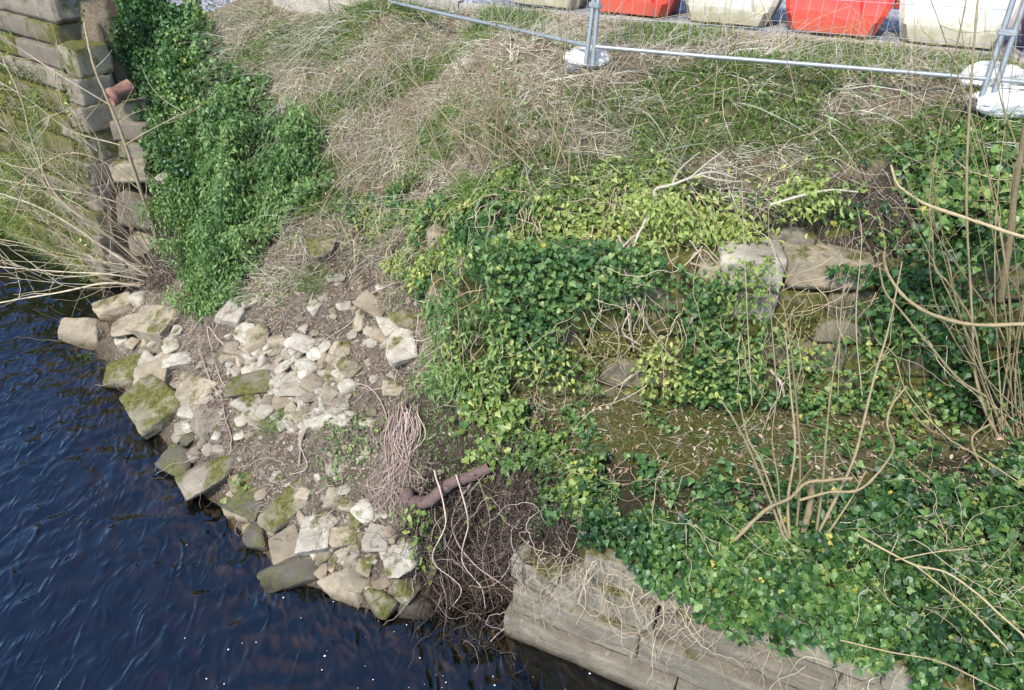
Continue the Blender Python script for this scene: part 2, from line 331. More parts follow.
P_IL = [(92, -60), (205, -60), (205, 30), (240, 80), (240, 120), (190, 140), (185, 200), (180, 235), (160, 175), (150, 130), (130, 80), (112, 40)]
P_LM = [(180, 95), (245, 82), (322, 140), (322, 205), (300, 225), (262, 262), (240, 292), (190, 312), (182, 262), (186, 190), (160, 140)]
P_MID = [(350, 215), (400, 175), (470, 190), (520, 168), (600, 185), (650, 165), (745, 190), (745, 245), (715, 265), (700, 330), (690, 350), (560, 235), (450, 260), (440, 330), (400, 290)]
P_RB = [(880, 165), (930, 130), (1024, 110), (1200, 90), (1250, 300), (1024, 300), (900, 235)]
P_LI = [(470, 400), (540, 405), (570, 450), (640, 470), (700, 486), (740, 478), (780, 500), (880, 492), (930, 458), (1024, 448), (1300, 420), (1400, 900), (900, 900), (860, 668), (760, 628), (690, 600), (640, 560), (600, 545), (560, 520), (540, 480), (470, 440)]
HUM_SHADE = [P_IL, P_LM, P_MID, P_RB, P_LI, [(745, 195), (905, 170), (920, 260), (750, 260)], [(405, 400), (480, 370), (500, 480), (430, 490)]]  # leaf mould under ivy plus painted shade between leaves and in the recess
P_RUB = [(205, 300), (240, 275), (300, 240), (345, 230), (420, 290), (440, 370), (410, 420), (440, 470), (420, 530), (430, 640), (150, 640), (60, 350), (110, 290), (180, 290)]
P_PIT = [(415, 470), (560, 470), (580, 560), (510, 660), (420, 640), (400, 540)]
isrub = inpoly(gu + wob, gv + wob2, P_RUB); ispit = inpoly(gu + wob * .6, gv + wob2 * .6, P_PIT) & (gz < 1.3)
lm, ll = ledge_in(gx, gy); isled = (lm > .5) & (ll > 0) & (gy < uw_y(gx) + .12)
moss = np.where(isled, .95 + .9 * fbm(gx * 1.3, gy * 1.3), np.where(isrub, .0 + 1.2 * np.maximum(fbm(gx * 1.7 + 3, gy * 1.7) - .1, 0), .1 + fbm(gx, gy)))
straw = np.where(isled, .35, np.where(isrub, 0., 1.)); mud = sst(.12, -.05, gz); humus_shade = np.where(ispit | inpoly(gu, gv, [(105, 90), (150, 110), (190, 160), (192, 245), (170, 292), (112, 292)]), 1., 0.)  # paints shade into the wall-end cavity; pit gets humus plus painted shade
for pl in HUM_SHADE: humus_shade = np.maximum(humus_shade, np.where(inpoly(gu + wob * .4, gv + wob2 * .4, pl), .8, 0))
gme = np_mesh('ground', GV, GF, {'straw': ('POINT', straw), 'moss': ('POINT', np.clip(moss, 0, 1)), 'mud': ('POINT', mud), 'humus_shade': ('POINT', humus_shade)}, True)
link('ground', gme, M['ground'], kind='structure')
def gzq(x, y):
    x = np.asarray(x, float); y = np.asarray(y, float)
    i = np.clip(np.searchsorted(GX, x) - 1, 0, len(GX) - 2); j = np.clip(np.searchsorted(GY, y) - 1, 0, len(GY) - 2)
    fx = (x - GX[i]) / (GX[i + 1] - GX[i]); fy = (y - GY[j]) / (GY[j + 1] - GY[j])
    return (GZ[j, i] * (1 - fx) + GZ[j, i + 1] * fx) * (1 - fy) + (GZ[j + 1, i] * (1 - fx) + GZ[j + 1, i + 1] * fx) * fy
# triangle table for area-weighted sampling of the near ground
q = GF[(np.abs(GV[GF[:, 0], 0] + 1.6) < 7.8) & (GV[GF[:, 0], 1] > 2) & (GV[GF[:, 0], 1] < 12.3)]
TR = np.vstack([q[:, [0, 1, 2]], q[:, [0, 2, 3]]]); _a, _b, _c = GV[TR[:, 0]], GV[TR[:, 1]], GV[TR[:, 2]]
TN = np.cross(_b - _a, _c - _a); TA = np.linalg.norm(TN, axis=1); TN /= TA[:, None] + 1e-12; TCUM = np.cumsum(TA / TA.sum()); TAREA = TA.sum() / 2
def sample(n):
    k = np.searchsorted(TCUM, RNG.random(n)); k = np.minimum(k, len(TR) - 1); r1 = np.sqrt(RNG.random(n)); r2 = RNG.random(n)
    P = GV[TR[k, 0]] * (1 - r1)[:, None] + GV[TR[k, 1]] * (r1 * (1 - r2))[:, None] + GV[TR[k, 2]] * (r1 * r2)[:, None]
    return P, TN[k]
def sample_in(n_per_m2, poly, keep=None):
    P, N = sample(int(n_per_m2 * TAREA)); u, v = proj(P); u = u + 14 * (RNG.random(len(u)) - .5) + 55 * fbm(P[:, 0] * 2.2 + 11, P[:, 1] * 2.2 + P[:, 2], 3); v = v + 14 * (RNG.random(len(v)) - .5) + 55 * fbm(P[:, 0] * 2.2 + 71, P[:, 1] * 2.2 + P[:, 2], 3)
    m = inpoly(u, v, poly)
    if keep is not None: m &= keep(P, u, v)
    return P[m], N[m]
# ------------------------------------------------------------------ river water
wx = axis(-9.4, 1.2, .033, -150, 150); wy = axis(1.6, 11.6, .033, -150, 150); X, Y = np.meshgrid(wx, wy)
r = X * .64 - Y * .77; q = X * .77 + Y * .64; w1 = 1.4 * fbm(X * .8, Y * .8, 3); w2 = 1.4 * fbm(X * .8 + 31, Y * .8 + 7, 3)
ridge = lambda a, b: 1 - np.abs(2 * vn(a, b) - 1)
amp = (.25 + .75 * sst(-.8, -3.2, X - (Y - 3) * .3)) * sst(14, 9, np.hypot(X + 3, Y - 6))
Z = amp * (.035 * fbm(r * .8, q * 1.3, 3) + .024 * ridge(r * 2.6 + 4 * w1, q * 1.2 + 4 * w2) + .018 * ridge(r * 5.5 + 6 * w2, q * 2.4 + 5 * w1) + .010 * ridge(r * 10 + 7 * w1, q * 4.5 + 6 * w2)) - .03 * amp
V = np.stack([X, Y, Z], -1).reshape(-1, 3); nx, ny = len(wx), len(wy); i = (np.arange(ny - 1)[:, None] * nx + np.arange(nx - 1)[None]).ravel()
F = np.stack([i, i + 1, i + nx + 1, i + nx], 1); k = len(V)
B = np.array([[wx[0], wy[0], -2.5], [wx[-1], wy[0], -2.5], [wx[-1], wy[-1], -2.5], [wx[0], wy[-1], -2.5]])
e = [np.arange(nx), np.arange(ny) * nx + nx - 1, (np.arange(nx) + (ny - 1) * nx)[::-1], (np.arange(ny) * nx)[::-1]]
wme = bpy.data.meshes.new('river'); bm = bmesh.new(); bm.from_mesh(np_mesh('tmp', V, F, None, True)); bm.verts.ensure_lookup_table()
bv = [bm.verts.new(b) for b in B]; bm.verts.ensure_lookup_table()
for s in range(4):
    bm.faces.new([bv[s], bv[(s + 1) % 4]] + [bm.verts[int(t)] for t in e[s][::-1]])
bm.faces.new(bv[::-1]); bm.normal_update(); bm.to_mesh(wme); bm.free()
link('river', wme, M['water'], kind='structure')

# ------------------------------------------------------------------ stones
def ico(sub):
    bm = bmesh.new(); bmesh.ops.create_icosphere(bm, subdivisions=sub, radius=1); V = np.array([v.co[:] for v in bm.verts]); F = np.array([[v.index for v in f.verts] for f in bm.faces]); bm.free()
    return V / np.linalg.norm(V, axis=1)[:, None], F
ICO = {s: ico(s) for s in (1, 2, 3, 4, 5)}
def n3(V, s, o): return (fbm(V[:, 0] * s + o, V[:, 1] * s, 3) + fbm(V[:, 1] * s + o, V[:, 2] * s + 7, 3) + fbm(V[:, 2] * s + o + 3, V[:, 0] * s, 3)) / 1.5
def stone_mesh(kind, sub, seed, name='stone'):
    g = np.random.default_rng(seed); D, F = ICO[sub]
    N = [np.array(v, float) for v in ((1, 0, 0), (-1, 0, 0), (0, 1, 0), (0, -1, 0), (0, 0, 1), (0, 0, -1))]; c = [.9, .9, .9, .9, .9, .9]
    tilt = {'block': .12, 'rock': .38, 'slab': .15}[kind]
    N = [n + g.normal(0, tilt, 3) for n in N]; c = [k * g.uniform(.86, 1.04) for k in c]
    for _ in range({'block': 2, 'rock': 5, 'slab': 3}[kind]):
        n = g.normal(0, 1, 3); n /= np.linalg.norm(n); N.append(n); c.append(g.uniform(.95, 1.15) if kind == 'block' else g.uniform(.78, 1.05))
    p = {'block': 26, 'rock': 22, 'slab': 24}[kind]; s = 0
    for n, k in zip(N, c): n = n / np.linalg.norm(n); s = s + (np.maximum(D @ n, 0) / k) ** p
    V = D * (s ** (-1 / p))[:, None]; V = V * (1 + .10 * n3(V, 1.6, seed % 50) + .07 * n3(V, 5, seed % 31) + .035 * n3(V, 13, seed % 17))[:, None]
    V = V - (V.max(0) + V.min(0)) / 2; V = V / (V.max(0)[None] / .9)
    return np_mesh(name, V, F, None, True)
SM = {(k, s): [stone_mesh(k, s, 100 * j + 7 * s + len(k)) for j in range(8)] for k in ('block', 'rock') for s in (2, 3)}
def meshcopy(pool, mat):
    key = (pool.name, mat.name)
    if key not in MC:
        m = pool.copy(); m.materials.clear(); m.materials.append(mat); MC[key] = m
    return MC[key]
MC = {}
STONES = []      # photo-space footprints of the placed rubble, to keep small pieces apart
def put_stone(u, v, wpx, hpx, ang, kind, mat, label, name='fallen_stone', sub=4, z=None, sink=.25, group=None, thick=.62, z_at=None):
    P = hit(u, v + hpx * .15) if z is None else at_z(u, v, z)
    d = np.linalg.norm(P - CAM) ; sc = FPX / max((P - CAM) @ FWD, .1)
    lx, ly = wpx / sc / 1.58, hpx / sc / 1.58 / .84
    n = (gnormal(P[0], P[1], .12) * .45 + Vector((0, -.25, .75))).normalized()
    fr = frame(n, Vector((1, 0, 0))); fr = fr @ Matrix.Rotation(math.radians(ang), 3, 'Z') @ Matrix.Rotation(random.uniform(-.15, .15), 3, 'X')
    lz = thick * min(lx, ly) if kind != 'slab' else .4 * min(lx, ly)
    me = stone_mesh(kind, sub, int(u * 31 + v * 17), name) if sub >= 4 else random.choice(SM[('rock' if kind != 'block' else 'block', sub)])
    if sub < 4: me = meshcopy(me, mat)
    c = Vector(P) + n * lz * (1 - 2 * sink) * .8
    mw = Matrix.Translation(c) @ fr.to_4x4() @ Matrix.Diagonal((lx, ly, lz, 1))
    STONES.append((u, v, max(wpx, hpx) * .5))
    return link(name, me, mat, None, label, 'stone', group, mw=mw)
S, B_, MO, WE_ = M['stone'], M['buff'], M['mossy'], M['wet']
STN = [
 (92, 330, 35, 45, 65, 'rock', B_, 'tan angular boulder at the water, leftmost of the fallen stones'),
 (117, 308, 34, 20, 25, 'block', B_, 'long tan block lying on the leftmost boulder, foot of the standing wall'),
 (133, 325, 34, 33, 10, 'rock', B_, 'grey-brown rough boulder just right of the leftmost tan boulder'),
 (161, 322, 34, 42, 78, 'block', B_, 'large brown squared block below the grassy tuft, flat face to the river'),
 (141, 296, 17, 18, 0, 'rock', S, 'small white stone wedged against the foot of the broken wall end'),
 (169, 337, 12, 12, 30, 'rock', S, 'small white lump between the brown squared block and the tan block'),
 (179, 330, 11, 14, 60, 'rock', S, 'thin white chip upright at right of the brown squared block'),
 (173, 346, 16, 12, 30, 'block', S, 'small pale oblong stone below the white lump'),
 (131, 366, 32, 46, 100, 'slab', MO, 'green-stained upright slab at the waterline, left of the tan cube'),
 (152, 363, 20, 23, 60, 'rock', S, 'white and tan stone propped between green slab and tan cube'),
 (160, 378, 38, 28, 12, 'block', B_, 'tan cube-like block on top of the long mossy block'),
 (157, 408, 58, 38, -36, 'block', MO, 'long mossy squared block sloping into the water'),
 (181, 358, 32, 15, 5, 'slab', S, 'pale flat stone above the tan cube-like block'),
 (189, 399, 14, 15, 20, 'rock', S, 'upper of two small white stones right of the long mossy block'),
 (191, 411, 14, 17, 80, 'block', S, 'lower of two small pale stones right of the long mossy block'),
 (196, 424, 25, 15, 18, 'rock', S, 'white pointed stone just below the two small pale stones'),
 (198, 388, 32, 36, 60, 'slab', B_, 'big buff slab leaning on the slope right of the white stones'),
 (212, 420, 28, 30, 80, 'slab', M['grey'], 'muddy slab half buried below the big buff slab'),
 (190, 439, 15, 15, 40, 'rock', WE_, 'small wet brown stone below the white pointed stone'),
 (205, 441, 16, 12, 20, 'rock', M['grey'], 'small brown stone beside the small wet brown stone'),
 (183, 461, 27, 29, 65, 'block', WE_, 'wet brown squared stone in the shallows left of the ridged boulder'),
 (212, 471, 35, 52, 110, 'rock', M['grey'], 'tall ridged boulder standing in the shallows'),
 (243, 482, 25, 15, 10, 'rock', MO, 'mossy buff stone at the foot of the white root'),
 (249, 500, 36, 26, -15, 'slab', WE_, 'dark wet slab below the mossy buff stone'),
 (288, 505, 56, 24, 42, 'slab', MO, 'long white slab with moss, tilted up to the right'),
 (318, 529, 31, 33, 5, 'block', S, 'brightest white squared block near the water, foot of the slope'),
 (291, 545, 31, 28, 30, 'block', B_, 'pale cube left below the brightest white block'),
 (261, 534, 28, 22, -10, 'rock', WE_, 'dark wet stone left of the pale cube'),
 (298, 568, 66, 27, 22, 'slab', WE_, 'long dark flat slab at the waterline below the pale cube'),
 (346, 578, 38, 42, 85, 'rock', B_, 'big rounded block with white top standing in the water'),
 (378, 537, 28, 21, -8, 'block', S, 'pale squared stone beside the hanging roots near the water'),
 (402, 556, 35, 27, 15, 'rock', S, 'grey-white boulder below the bright green leaf spray'),
 (385, 597, 28, 26, 30, 'rock', MO, 'green mossy stone at the waterline right of the rounded block'),
 (404, 583, 28, 22, -35, 'rock', MO, 'tan stone with green moss above the waterline mossy stone'),
 (416, 607, 30, 18, 0, 'rock', WE_, 'dark wet stone at the water right of the mossy stone'),
 (340, 534, 19, 30, 90, 'block', B_, 'narrow upright buff stone right of the brightest white block'),
 (366, 510, 19, 19, 45, 'rock', S, 'pale stone at the lower end of the hanging root bundle'),
 (355, 518, 13, 14, 10, 'rock', MO, 'small mossy stone left of the pale root-end stone'),
 (335, 467, 19, 13, -10, 'rock', S, 'pale pinkish stone alone below the green tuft slope'),
 (336, 498, 24, 20, 60, 'rock', B_, 'buff stone above the narrow upright stone'),
 (431, 570, 15, 16, 20, 'rock', M['grey'], 'brown stone among roots right of the grey-white boulder'),
 (305, 519, 13, 16, 60, 'rock', B_, 'small buff stone behind the brightest white block'),
 (345, 490, 14, 10, 0, 'rock', S, 'small grey-white stone above the buff stone'),
 (322, 512, 15, 10, 10, 'rock', M['grey'], 'small brown stone tucked behind the white squared block'),
 (345, 553, 16, 10, 15, 'rock', S, 'flat white piece on top of the rounded block'),
 (234, 314, 24, 26, 60, 'block', S, 'pale cracked block under the leafy mound, top left of the slope'),
 (249, 333, 21, 21, 40, 'rock', S, 'pinkish-white block below the pale cracked block'),
 (258, 295, 9, 26, -55, 'slab', S, 'thin white slab standing edge-on at the top of the slope'),
 (261, 339, 23, 21, 20, 'block', B_, 'buff block right of the pinkish-white block'),
 (279, 339, 19, 14, 10, 'rock', B_, 'small buff stone beside the buff block'),
 (305, 343, 18, 21, 70, 'rock', S, 'white egg-like stone alone above the white row'),
 (316, 309, 15, 10, 10, 'rock', S, 'small white flat stone high on the bare soil'),
 (291, 363, 26, 19, -10, 'rock', S, 'large white stone at the centre of the rubble heap'),
 (311, 366, 23, 22, -60, 'rock', S, 'white stone with green stain right of the central white stone'),
 (257, 384, 50, 19, 4, 'block', MO, 'long moss-patched block left of the rubble heap'),
 (250, 403, 28, 22, 25, 'rock', S, 'white block just above the green grass tuft'),
 (295, 390, 22, 15, -8, 'block', S, 'white oblong stone below the central white stone'),
 (282, 402, 21, 16, 0, 'rock', B_, 'tan rounded stone below the white oblong stone'),
 (268, 401, 13, 15, 60, 'rock', B_, 'small tan stone left of the tan rounded stone'),
 (294, 408, 12, 14, 70, 'rock', B_, 'small brown stone right of the tan rounded stone'),
 (254, 370, 13, 13, 30, 'rock', S, 'bright white triangular stone above the moss-patched block'),
 (314, 383, 20, 17, 50, 'block', B_, 'buff angular stone right of the white oblong stone'),
 (302, 418, 17, 15, 10, 'rock', B_, 'two-toned stone below the small brown stone'),
 (324, 359, 14, 15, 20, 'rock', B_, 'buff stone at the right end of the white row'),
 (334, 360, 11, 13, 70, 'rock', B_, 'small round stone at the end of the row'),
 (330, 394, 17, 11, -30, 'rock', B_, 'brown flat stone on the right of the heap'),
 (312, 397, 20, 11, 5, 'rock', M['grey'], 'brown stone in the gap below the buff angular stone'),
 (374, 303, 19, 30, 50, 'block', B_, 'tan oblong stone tilted at the top right of the slope'),
 (362, 320, 19, 16, 30, 'rock', B_, 'brown wedge of stone under the tan oblong stone'),
 (394, 322, 22, 23, 30, 'rock', S, 'white broken stone above the big grey-white boulder'),
 (405, 345, 29, 30, 10, 'block', S, 'big grey-white boulder at the right edge of the slope'),
 (408, 314, 22, 26, 60, 'rock', MO, 'mossy tan stone behind the white broken stone'),
 (378, 334, 27, 13, -15, 'rock', B_, 'low flat tan stone left of the big grey-white boulder'),
 (344, 305, 15, 9, 0, 'rock', S, 'white oval stone on the bare grey soil'),
 (336, 277, 9, 15, 90, 'block', S, 'small pale upright stone at the head of the bare soil'),
 (353, 335, 11, 9, 20, 'rock', S, 'small white stone in the middle of the bare soil'),
 (373, 342, 12, 9, 30, 'rock', S, 'white angular chip below the low flat tan stone'),
 (325, 247, 28, 22, 20, 'rock', MO, 'mossy buff rock under the dry grass, top of the slope'),
 (349, 367, 18, 20, 60, 'rock', MO, 'pale green-stained rounded stone right of the heap'),
 (393, 387, 17, 22, 80, 'rock', B_, 'grey-tan stone half buried below the big grey-white boulder'),
 (370, 421, 9, 18, 80, 'rock', S, 'thin white chip standing below the curved root'),
 (350, 414, 10, 10, 0, 'rock', S, 'small white stone under the curved root'),
 (324, 378, 11, 13, 0, 'rock', B_, 'small ochre stone between the heap and the green-stained stone'),
 (342, 392, 16, 9, 30, 'rock', S, 'pale sliver of stone right of the brown flat stone'),
 (270, 366, 10, 17, 85, 'rock', S, 'narrow pale upright stone left of the central white stone'),
 (275, 352, 14, 8, 5, 'rock', B_, 'low buff stone above the narrow pale upright stone'),
]
for t in STN:
    big = max(t[2], t[3]); put_stone(*t, sub=5 if big > 30 else 4 if big > 20 else 3)
P_HEAP = [(225, 345), (300, 340), (345, 345), (350, 420), (300, 430), (240, 420)]
P_SLOPE = [(215, 330), (330, 270), (420, 300), (430, 420), (380, 440), (420, 590), (270, 540), (230, 480), (195, 420)]
def chip_label(u, v, mt):
    t = min(STN, key=lambda t: (t[0] - u) ** 2 + (t[1] - v) ** 2); dx, dy = u - t[0], v - t[1]
    side = ('right of' if dx > 0 else 'left of') if abs(dx) > abs(dy) else ('below' if dy > 0 else 'above')
    tone = {'pale_sandstone': 'pale', 'buff_sandstone': 'buff', 'grey_sandstone': 'grey-brown'}[mt.name]
    return 'small ' + tone + ' stone chip ' + side + ' the ' + ' '.join(t[7].split(',')[0].split()[:6])
def scatter(poly, n, lo, hi, label, group, mats, name='rubble_stone'):
    us = [p[0] for p in poly]; vs = [p[1] for p in poly]; k = tries = 0
    while k < n and tries < 4000:
        tries += 1; u = random.uniform(min(us), max(us)); v = random.uniform(min(vs), max(vs)); s = random.uniform(lo, hi)
        if not inpoly(np.array([u]), np.array([v]), poly)[0] or any((u - a) ** 2 + (v - b) ** 2 < (.52 * (r + s * .5)) ** 2 for a, b, r in STONES): continue
        put_stone(u, v, s, s * random.uniform(.6, .95), random.uniform(-60, 60), random.choice(['rock', 'rock', 'block']), mt_ := random.choice(mats), chip_label(u, v, mt_), name, sub=3, group=group, sink=.25); k += 1
scatter(P_HEAP, 60, 11, 17, '', 'small stones in the rubble heap', [S, S, B_, S])
scatter([(120, 300), (200, 330), (215, 420), (240, 500), (290, 485), (345, 500), (420, 540), (400, 600), (330, 580), (230, 520), (180, 440), (120, 350)], 60, 9, 18, '', 'small stones along the foot of the slope', [S, B_, B_, M['grey']])
scatter(P_HEAP, 70, 7, 12, 'small pale sandstone piece packed between bigger stones of the rubble heap', 'small stones in the rubble heap', [S, B_, B_, M['grey']])
scatter(P_SLOPE, 110, 5, 10, 'small broken sandstone piece lying loose on the bare soil slope', 'small stones on the bare slope', [S, B_, M['grey'], S])
SUBL = ['brown stone under the shallow water below the rounded block', 'pinkish brown stone showing through the water right of the leftmost eddies', 'brown stone under water in front of the lower wall end', 'drowned stone below the forked root', 'drowned stone left of the long dark slab', 'drowned slab off the dark wet stones', 'drowned stone below the tall ridged boulder', 'drowned stone right below the rounded block', 'drowned stone close to the lower wall foot']
dup = {}
for o in COL.objects:
    if o.name.startswith('rubble_stone'): dup.setdefault(o['label'], []).append(o)
for l, os_ in dup.items():
    if len(os_) < 2: continue
    os_.sort(key=lambda o: proj(np.array(o.matrix_basis.translation)[None])[0][0]); n_ = len(os_); W_ = {2: ['left', 'right'], 3: ['left', 'middle', 'right']}.get(n_, ['leftmost', 'second', 'third', 'fourth', 'fifth', 'sixth', 'seventh', 'eighth'][:n_ - 1] + ['rightmost'])
    for o, w_ in zip(os_, W_): o['label'] = w_ + (' from left' if w_ in ('second', 'third', 'fourth', 'fifth', 'sixth', 'seventh') else '') + ' ' + l
for k, (u, v, wq, hq, a) in enumerate([(305, 645, 26, 22, 10), (80, 430, 34, 24, 0), (450, 650, 34, 26, 30), (470, 625, 26, 20, 0), (265, 600, 30, 20, 10), (240, 565, 40, 30, 30), (215, 525, 30, 26, 0), (390, 640, 32, 22, 15), (520, 668, 40, 28, 0)]):
    put_stone(u, v, wq, hq, a, 'rock', B_, SUBL[k], 'submerged_stone', sub=3, group='stones under the water', sink=.62)
# gravel and crumbs of stone: nobody could count them
def gravel(name, poly, dens, lo, hi, mat, label, keep=None, kind='stuff'):
    P, N = sample_in(dens, poly, keep); D, F = ICO[1]; n = len(P)
    sz = RNG.uniform(lo, hi, n)[:, None, None] * RNG.uniform(.5, 1, (n, 1, 3)); V = D[None] * (1 + .35 * (RNG.random((n, len(D), 1)) - .5)) * sz + (P + N * .004)[:, None]
    F2 = (F[None] + (np.arange(n) * len(D))[:, None, None]).reshape(-1, 3)
    return link(name, np_mesh(name, V.reshape(-1, 3), F2), mat, None, label, 'gravel', None, kind)
gravel('gravel', P_RUB, 420, .006, .022, M['buff'], 'brown and pale stone crumbs over the bare collapsed slope', lambda P, u, v: P[:, 2] > -.1)
gravel('gravel', P_SLOPE, 160, .008, .022, M['stone'], 'whitish mortar crumbs scattered over the bare slope', lambda P, u, v: fbm(P[:, 0] * 2, P[:, 1] * 2, 2) > 0)

# ------------------------------------------------------------------ masonry walls
def block_mesh(seed, n=5):
    g = np.random.default_rng(seed); bm = bmesh.new(); bmesh.ops.create_cube(bm, size=2); bmesh.ops.subdivide_edges(bm, edges=bm.edges[:], cuts=n, use_grid_fill=True)
    V = np.array([v.co[:] for v in bm.verts]); F = np.array([[v.index for v in f.verts] for f in bm.faces]); bm.free()
    r = (np.abs(V) ** 40).sum(1) ** (-1 / 40); V = V * np.clip(r, .6, 1)[:, None]
    for a in range(3): V[:, a] += .16 * n3(V + 3 * a, 1.1, seed) * (1.6 if a == 1 else .6) + .05 * n3(V, 3.5, seed + 5 + a)
    V[:, 0] *= 1 + .05 * g.normal() * V[:, 2]; V[:, 2] *= 1 + .04 * g.normal() * V[:, 0]
    return np_mesh('stone', V, F, None, True)
SLAB = None
BLK = [block_mesh(40 + 13 * k) for k in range(12)]
def wall_stone(parent, c, dirx, size, mat, tilt=0., yaw=0., me=None, name='stone', label=None):
    t = Vector((dirx[0], dirx[1], 0)).normalized(); fr = frame((0, 0, 1), t) @ Matrix.Rotation(yaw, 3, 'Z') @ Matrix.Rotation(tilt, 3, 'Y')
    mw = Matrix.Translation(Vector([float(a) for a in c])) @ fr.to_4x4() @ Matrix.Diagonal((size[0] / 2, size[1] / 2, size[2] / 2, 1))
    return link(name, meshcopy(me or random.choice(BLK), mat), None, parent, label, mw=mw)
def slab_mesh(seed, n=14):
    bm = bmesh.new(); bmesh.ops.create_cube(bm, size=2); bmesh.ops.subdivide_edges(bm, edges=bm.edges[:], cuts=n, use_grid_fill=True)
    V = np.array([v.co[:] for v in bm.verts]); F = np.array([[v.index for v in f.verts] for f in bm.faces]); bm.free()
    r = (np.abs(V) ** 30).sum(1) ** (-1 / 30); V = V * r[:, None]; W = V * np.array([3.2, 2., 1.])
    for a, k in ((0, .02), (1, .08), (2, .085)): V[:, a] += k * (n3(W + 3 * a, .8, seed) * 1.3 + .7 * n3(W, 2.4, seed + 5 + a) + .35 * n3(W, 7, seed + 9 + a))
    chip = np.maximum(n3(W, 1.5, seed + 21) - .12, 0); V[:, 1] *= 1 - .5 * chip; V[:, 2] *= 1 - .5 * chip
    return np_mesh('stone', V, F, None, True)
SLAB = [slab_mesh(400 + 17 * k) for k in range(8)]
# standing river wall on the left
rw = thing('river_wall', 'tall mossy stone river wall with a broken end, top left', 'wall', (WE[0], WE[1], 0))
z = -.35
while z < 4.5:
    h = random.uniform(.26, .36); s = random.uniform(.3, .45)
    while s < 9.5:
        L = random.uniform(.5, 1.15) * (1.25 if z > 2.6 else 1); c = WE + WD * (s + L / 2) + WN * (.14 + WB * z + random.uniform(-.012, .012))
        mt = M['grey'] if (z > 2.6 and random.random() < .9) else (M['wallmoss'] if random.random() < .85 else MO)
        wall_stone(rw, (c[0], c[1], z + h / 2), WD, (L - .004, .42, h - .004), mt); s += L
    z += h
z = -.3; k = 0                                                     # quoins of the broken end
while z < 3.1:
    h = random.uniform(.3, .42); L = .52 if k % 2 else .42; c = WE + WD * (L / 2 - .03 + .02 * random.random()) + WN * (.17 + WB * (z + h / 2))
    wall_stone(rw, (c[0], c[1], z + h / 2), WD, (L, .5, h + .004), M['grey'] if k % 3 else M['mossy'], random.uniform(-.03, .03), me=random.choice(SLAB)); z += h; k += 1
for u, v, y, sx, sz, tl, mt in [(132, 171, 10.0, .52, .27, -.05, 'buff'), (173, 190, 9.75, .3, .5, -.35, 'stone'), (139, 212, 9.9, .52, .46, .2, 'grey'), (165, 221, 9.9, .28, .42, .1, 'buff'),
                                (152, 247, 9.7, .55, .34, .05, 'buff'), (140, 150, 10.2, .5, .25, .1, 'grey'), (135, 130, 10.25, .55, .28, 0, 'grey'), (130, 110, 10.35, .5, .28, .05, 'mossy'),
                                (150, 272, 9.6, .5, .3, -.1, 'grey'), (178, 250, 9.8, .3, .3, .3, 'grey'), (120, 262, 9.85, .3, .3, 0, 'grey')]:
    P = at_y(u, v, y); wall_stone(rw, (P[0], P[1] + .15, P[2]), (1, -.1), (sx, .5, sz), M[mt], tl, random.uniform(-.15, .15))
# upper retaining wall
uw = thing('retaining_wall', 'mossy upper retaining wall half hidden by ivy, behind the ledge', 'wall', (2.5, uw_y(2.5), 1.3))
UD = np.array([1, -.097]) / math.hypot(1, .097); zc = [1.2, 1.52, 1.82, 2.1, 2.34, 2.58, 2.82]
for ci in range(len(zc) - 1):
    x = -.62 + random.uniform(0, .25) + .05 * ci; z0, h = zc[ci], zc[ci + 1] - zc[ci]
    top = ci == 5
    while x < 7.2:
        L = random.uniform(.26, .85)
        if top or ci == 4:
            ux, _ = proj(np.array([[x, uw_y(x) - .1, z0 + h / 2]])); ux = ux[0]
            if 640 < ux < 728: L = (at_y(722, 270, 5.4)[0] - x) if at_y(722, 270, 5.4)[0] - x > .15 else .3
            elif abs(ux - 725) < 10: L = .46 if top else .34
        c = np.array([x + L / 2, uw_y(x + L / 2) - .03 + .05 * (z0 - 1.2) + random.uniform(-.025, .025)])
        ux = proj(np.array([[x + L / 2, uw_y(x) - .1, z0]]))[0][0]; clean = top and 715 < ux < 790; lo = ci == 4 and 725 < ux < 790; buff = top and 790 < ux < 880
        if not (top and x < .8 and random.random() < .5) and not (ci >= 4 and 690 < ux < 885):
            wall_stone(uw, (c[0], c[1], z0 + h / 2 + (random.uniform(-.02, .02) if top else 0)), UD, (L - .006, .36 + .12 * random.random(), h - .004), M['stone'] if (clean or lo) else M['buff'] if buff else (M['wallmoss'] if random.random() < .8 else M['mossy']), random.uniform(-.06, .06), random.uniform(-.09, .09))
        x += L
for u0, u1, v0, v1, mt, tl in [(722, 786, 255, 289, 'stone', .02), (736, 778, 291, 318, 'stone', .03), (792, 873, 257, 288, 'buff', -.02), (700, 721, 262, 292, 'buff', .05), (702, 735, 294, 320, 'mossy', 0), (780, 830, 291, 318, 'wallmoss', .02), (832, 880, 290, 318, 'mossy', -.03)]:
    a = at_y(u0, (v0 + v1) / 2, 5.27); b = at_y(u1, (v0 + v1) / 2, 5.27); t_ = at_y((u0 + u1) / 2, v0, 5.27); l_ = at_y((u0 + u1) / 2, v1, 5.27); wall_stone(uw, ((a[0] + b[0]) / 2, 5.27 + .2, (t_[2] + l_[2]) / 2 - .02), UD, (b[0] - a[0], .42, (t_[2] - l_[2]) * .95), M[mt], tl, random.uniform(-.03, .03))
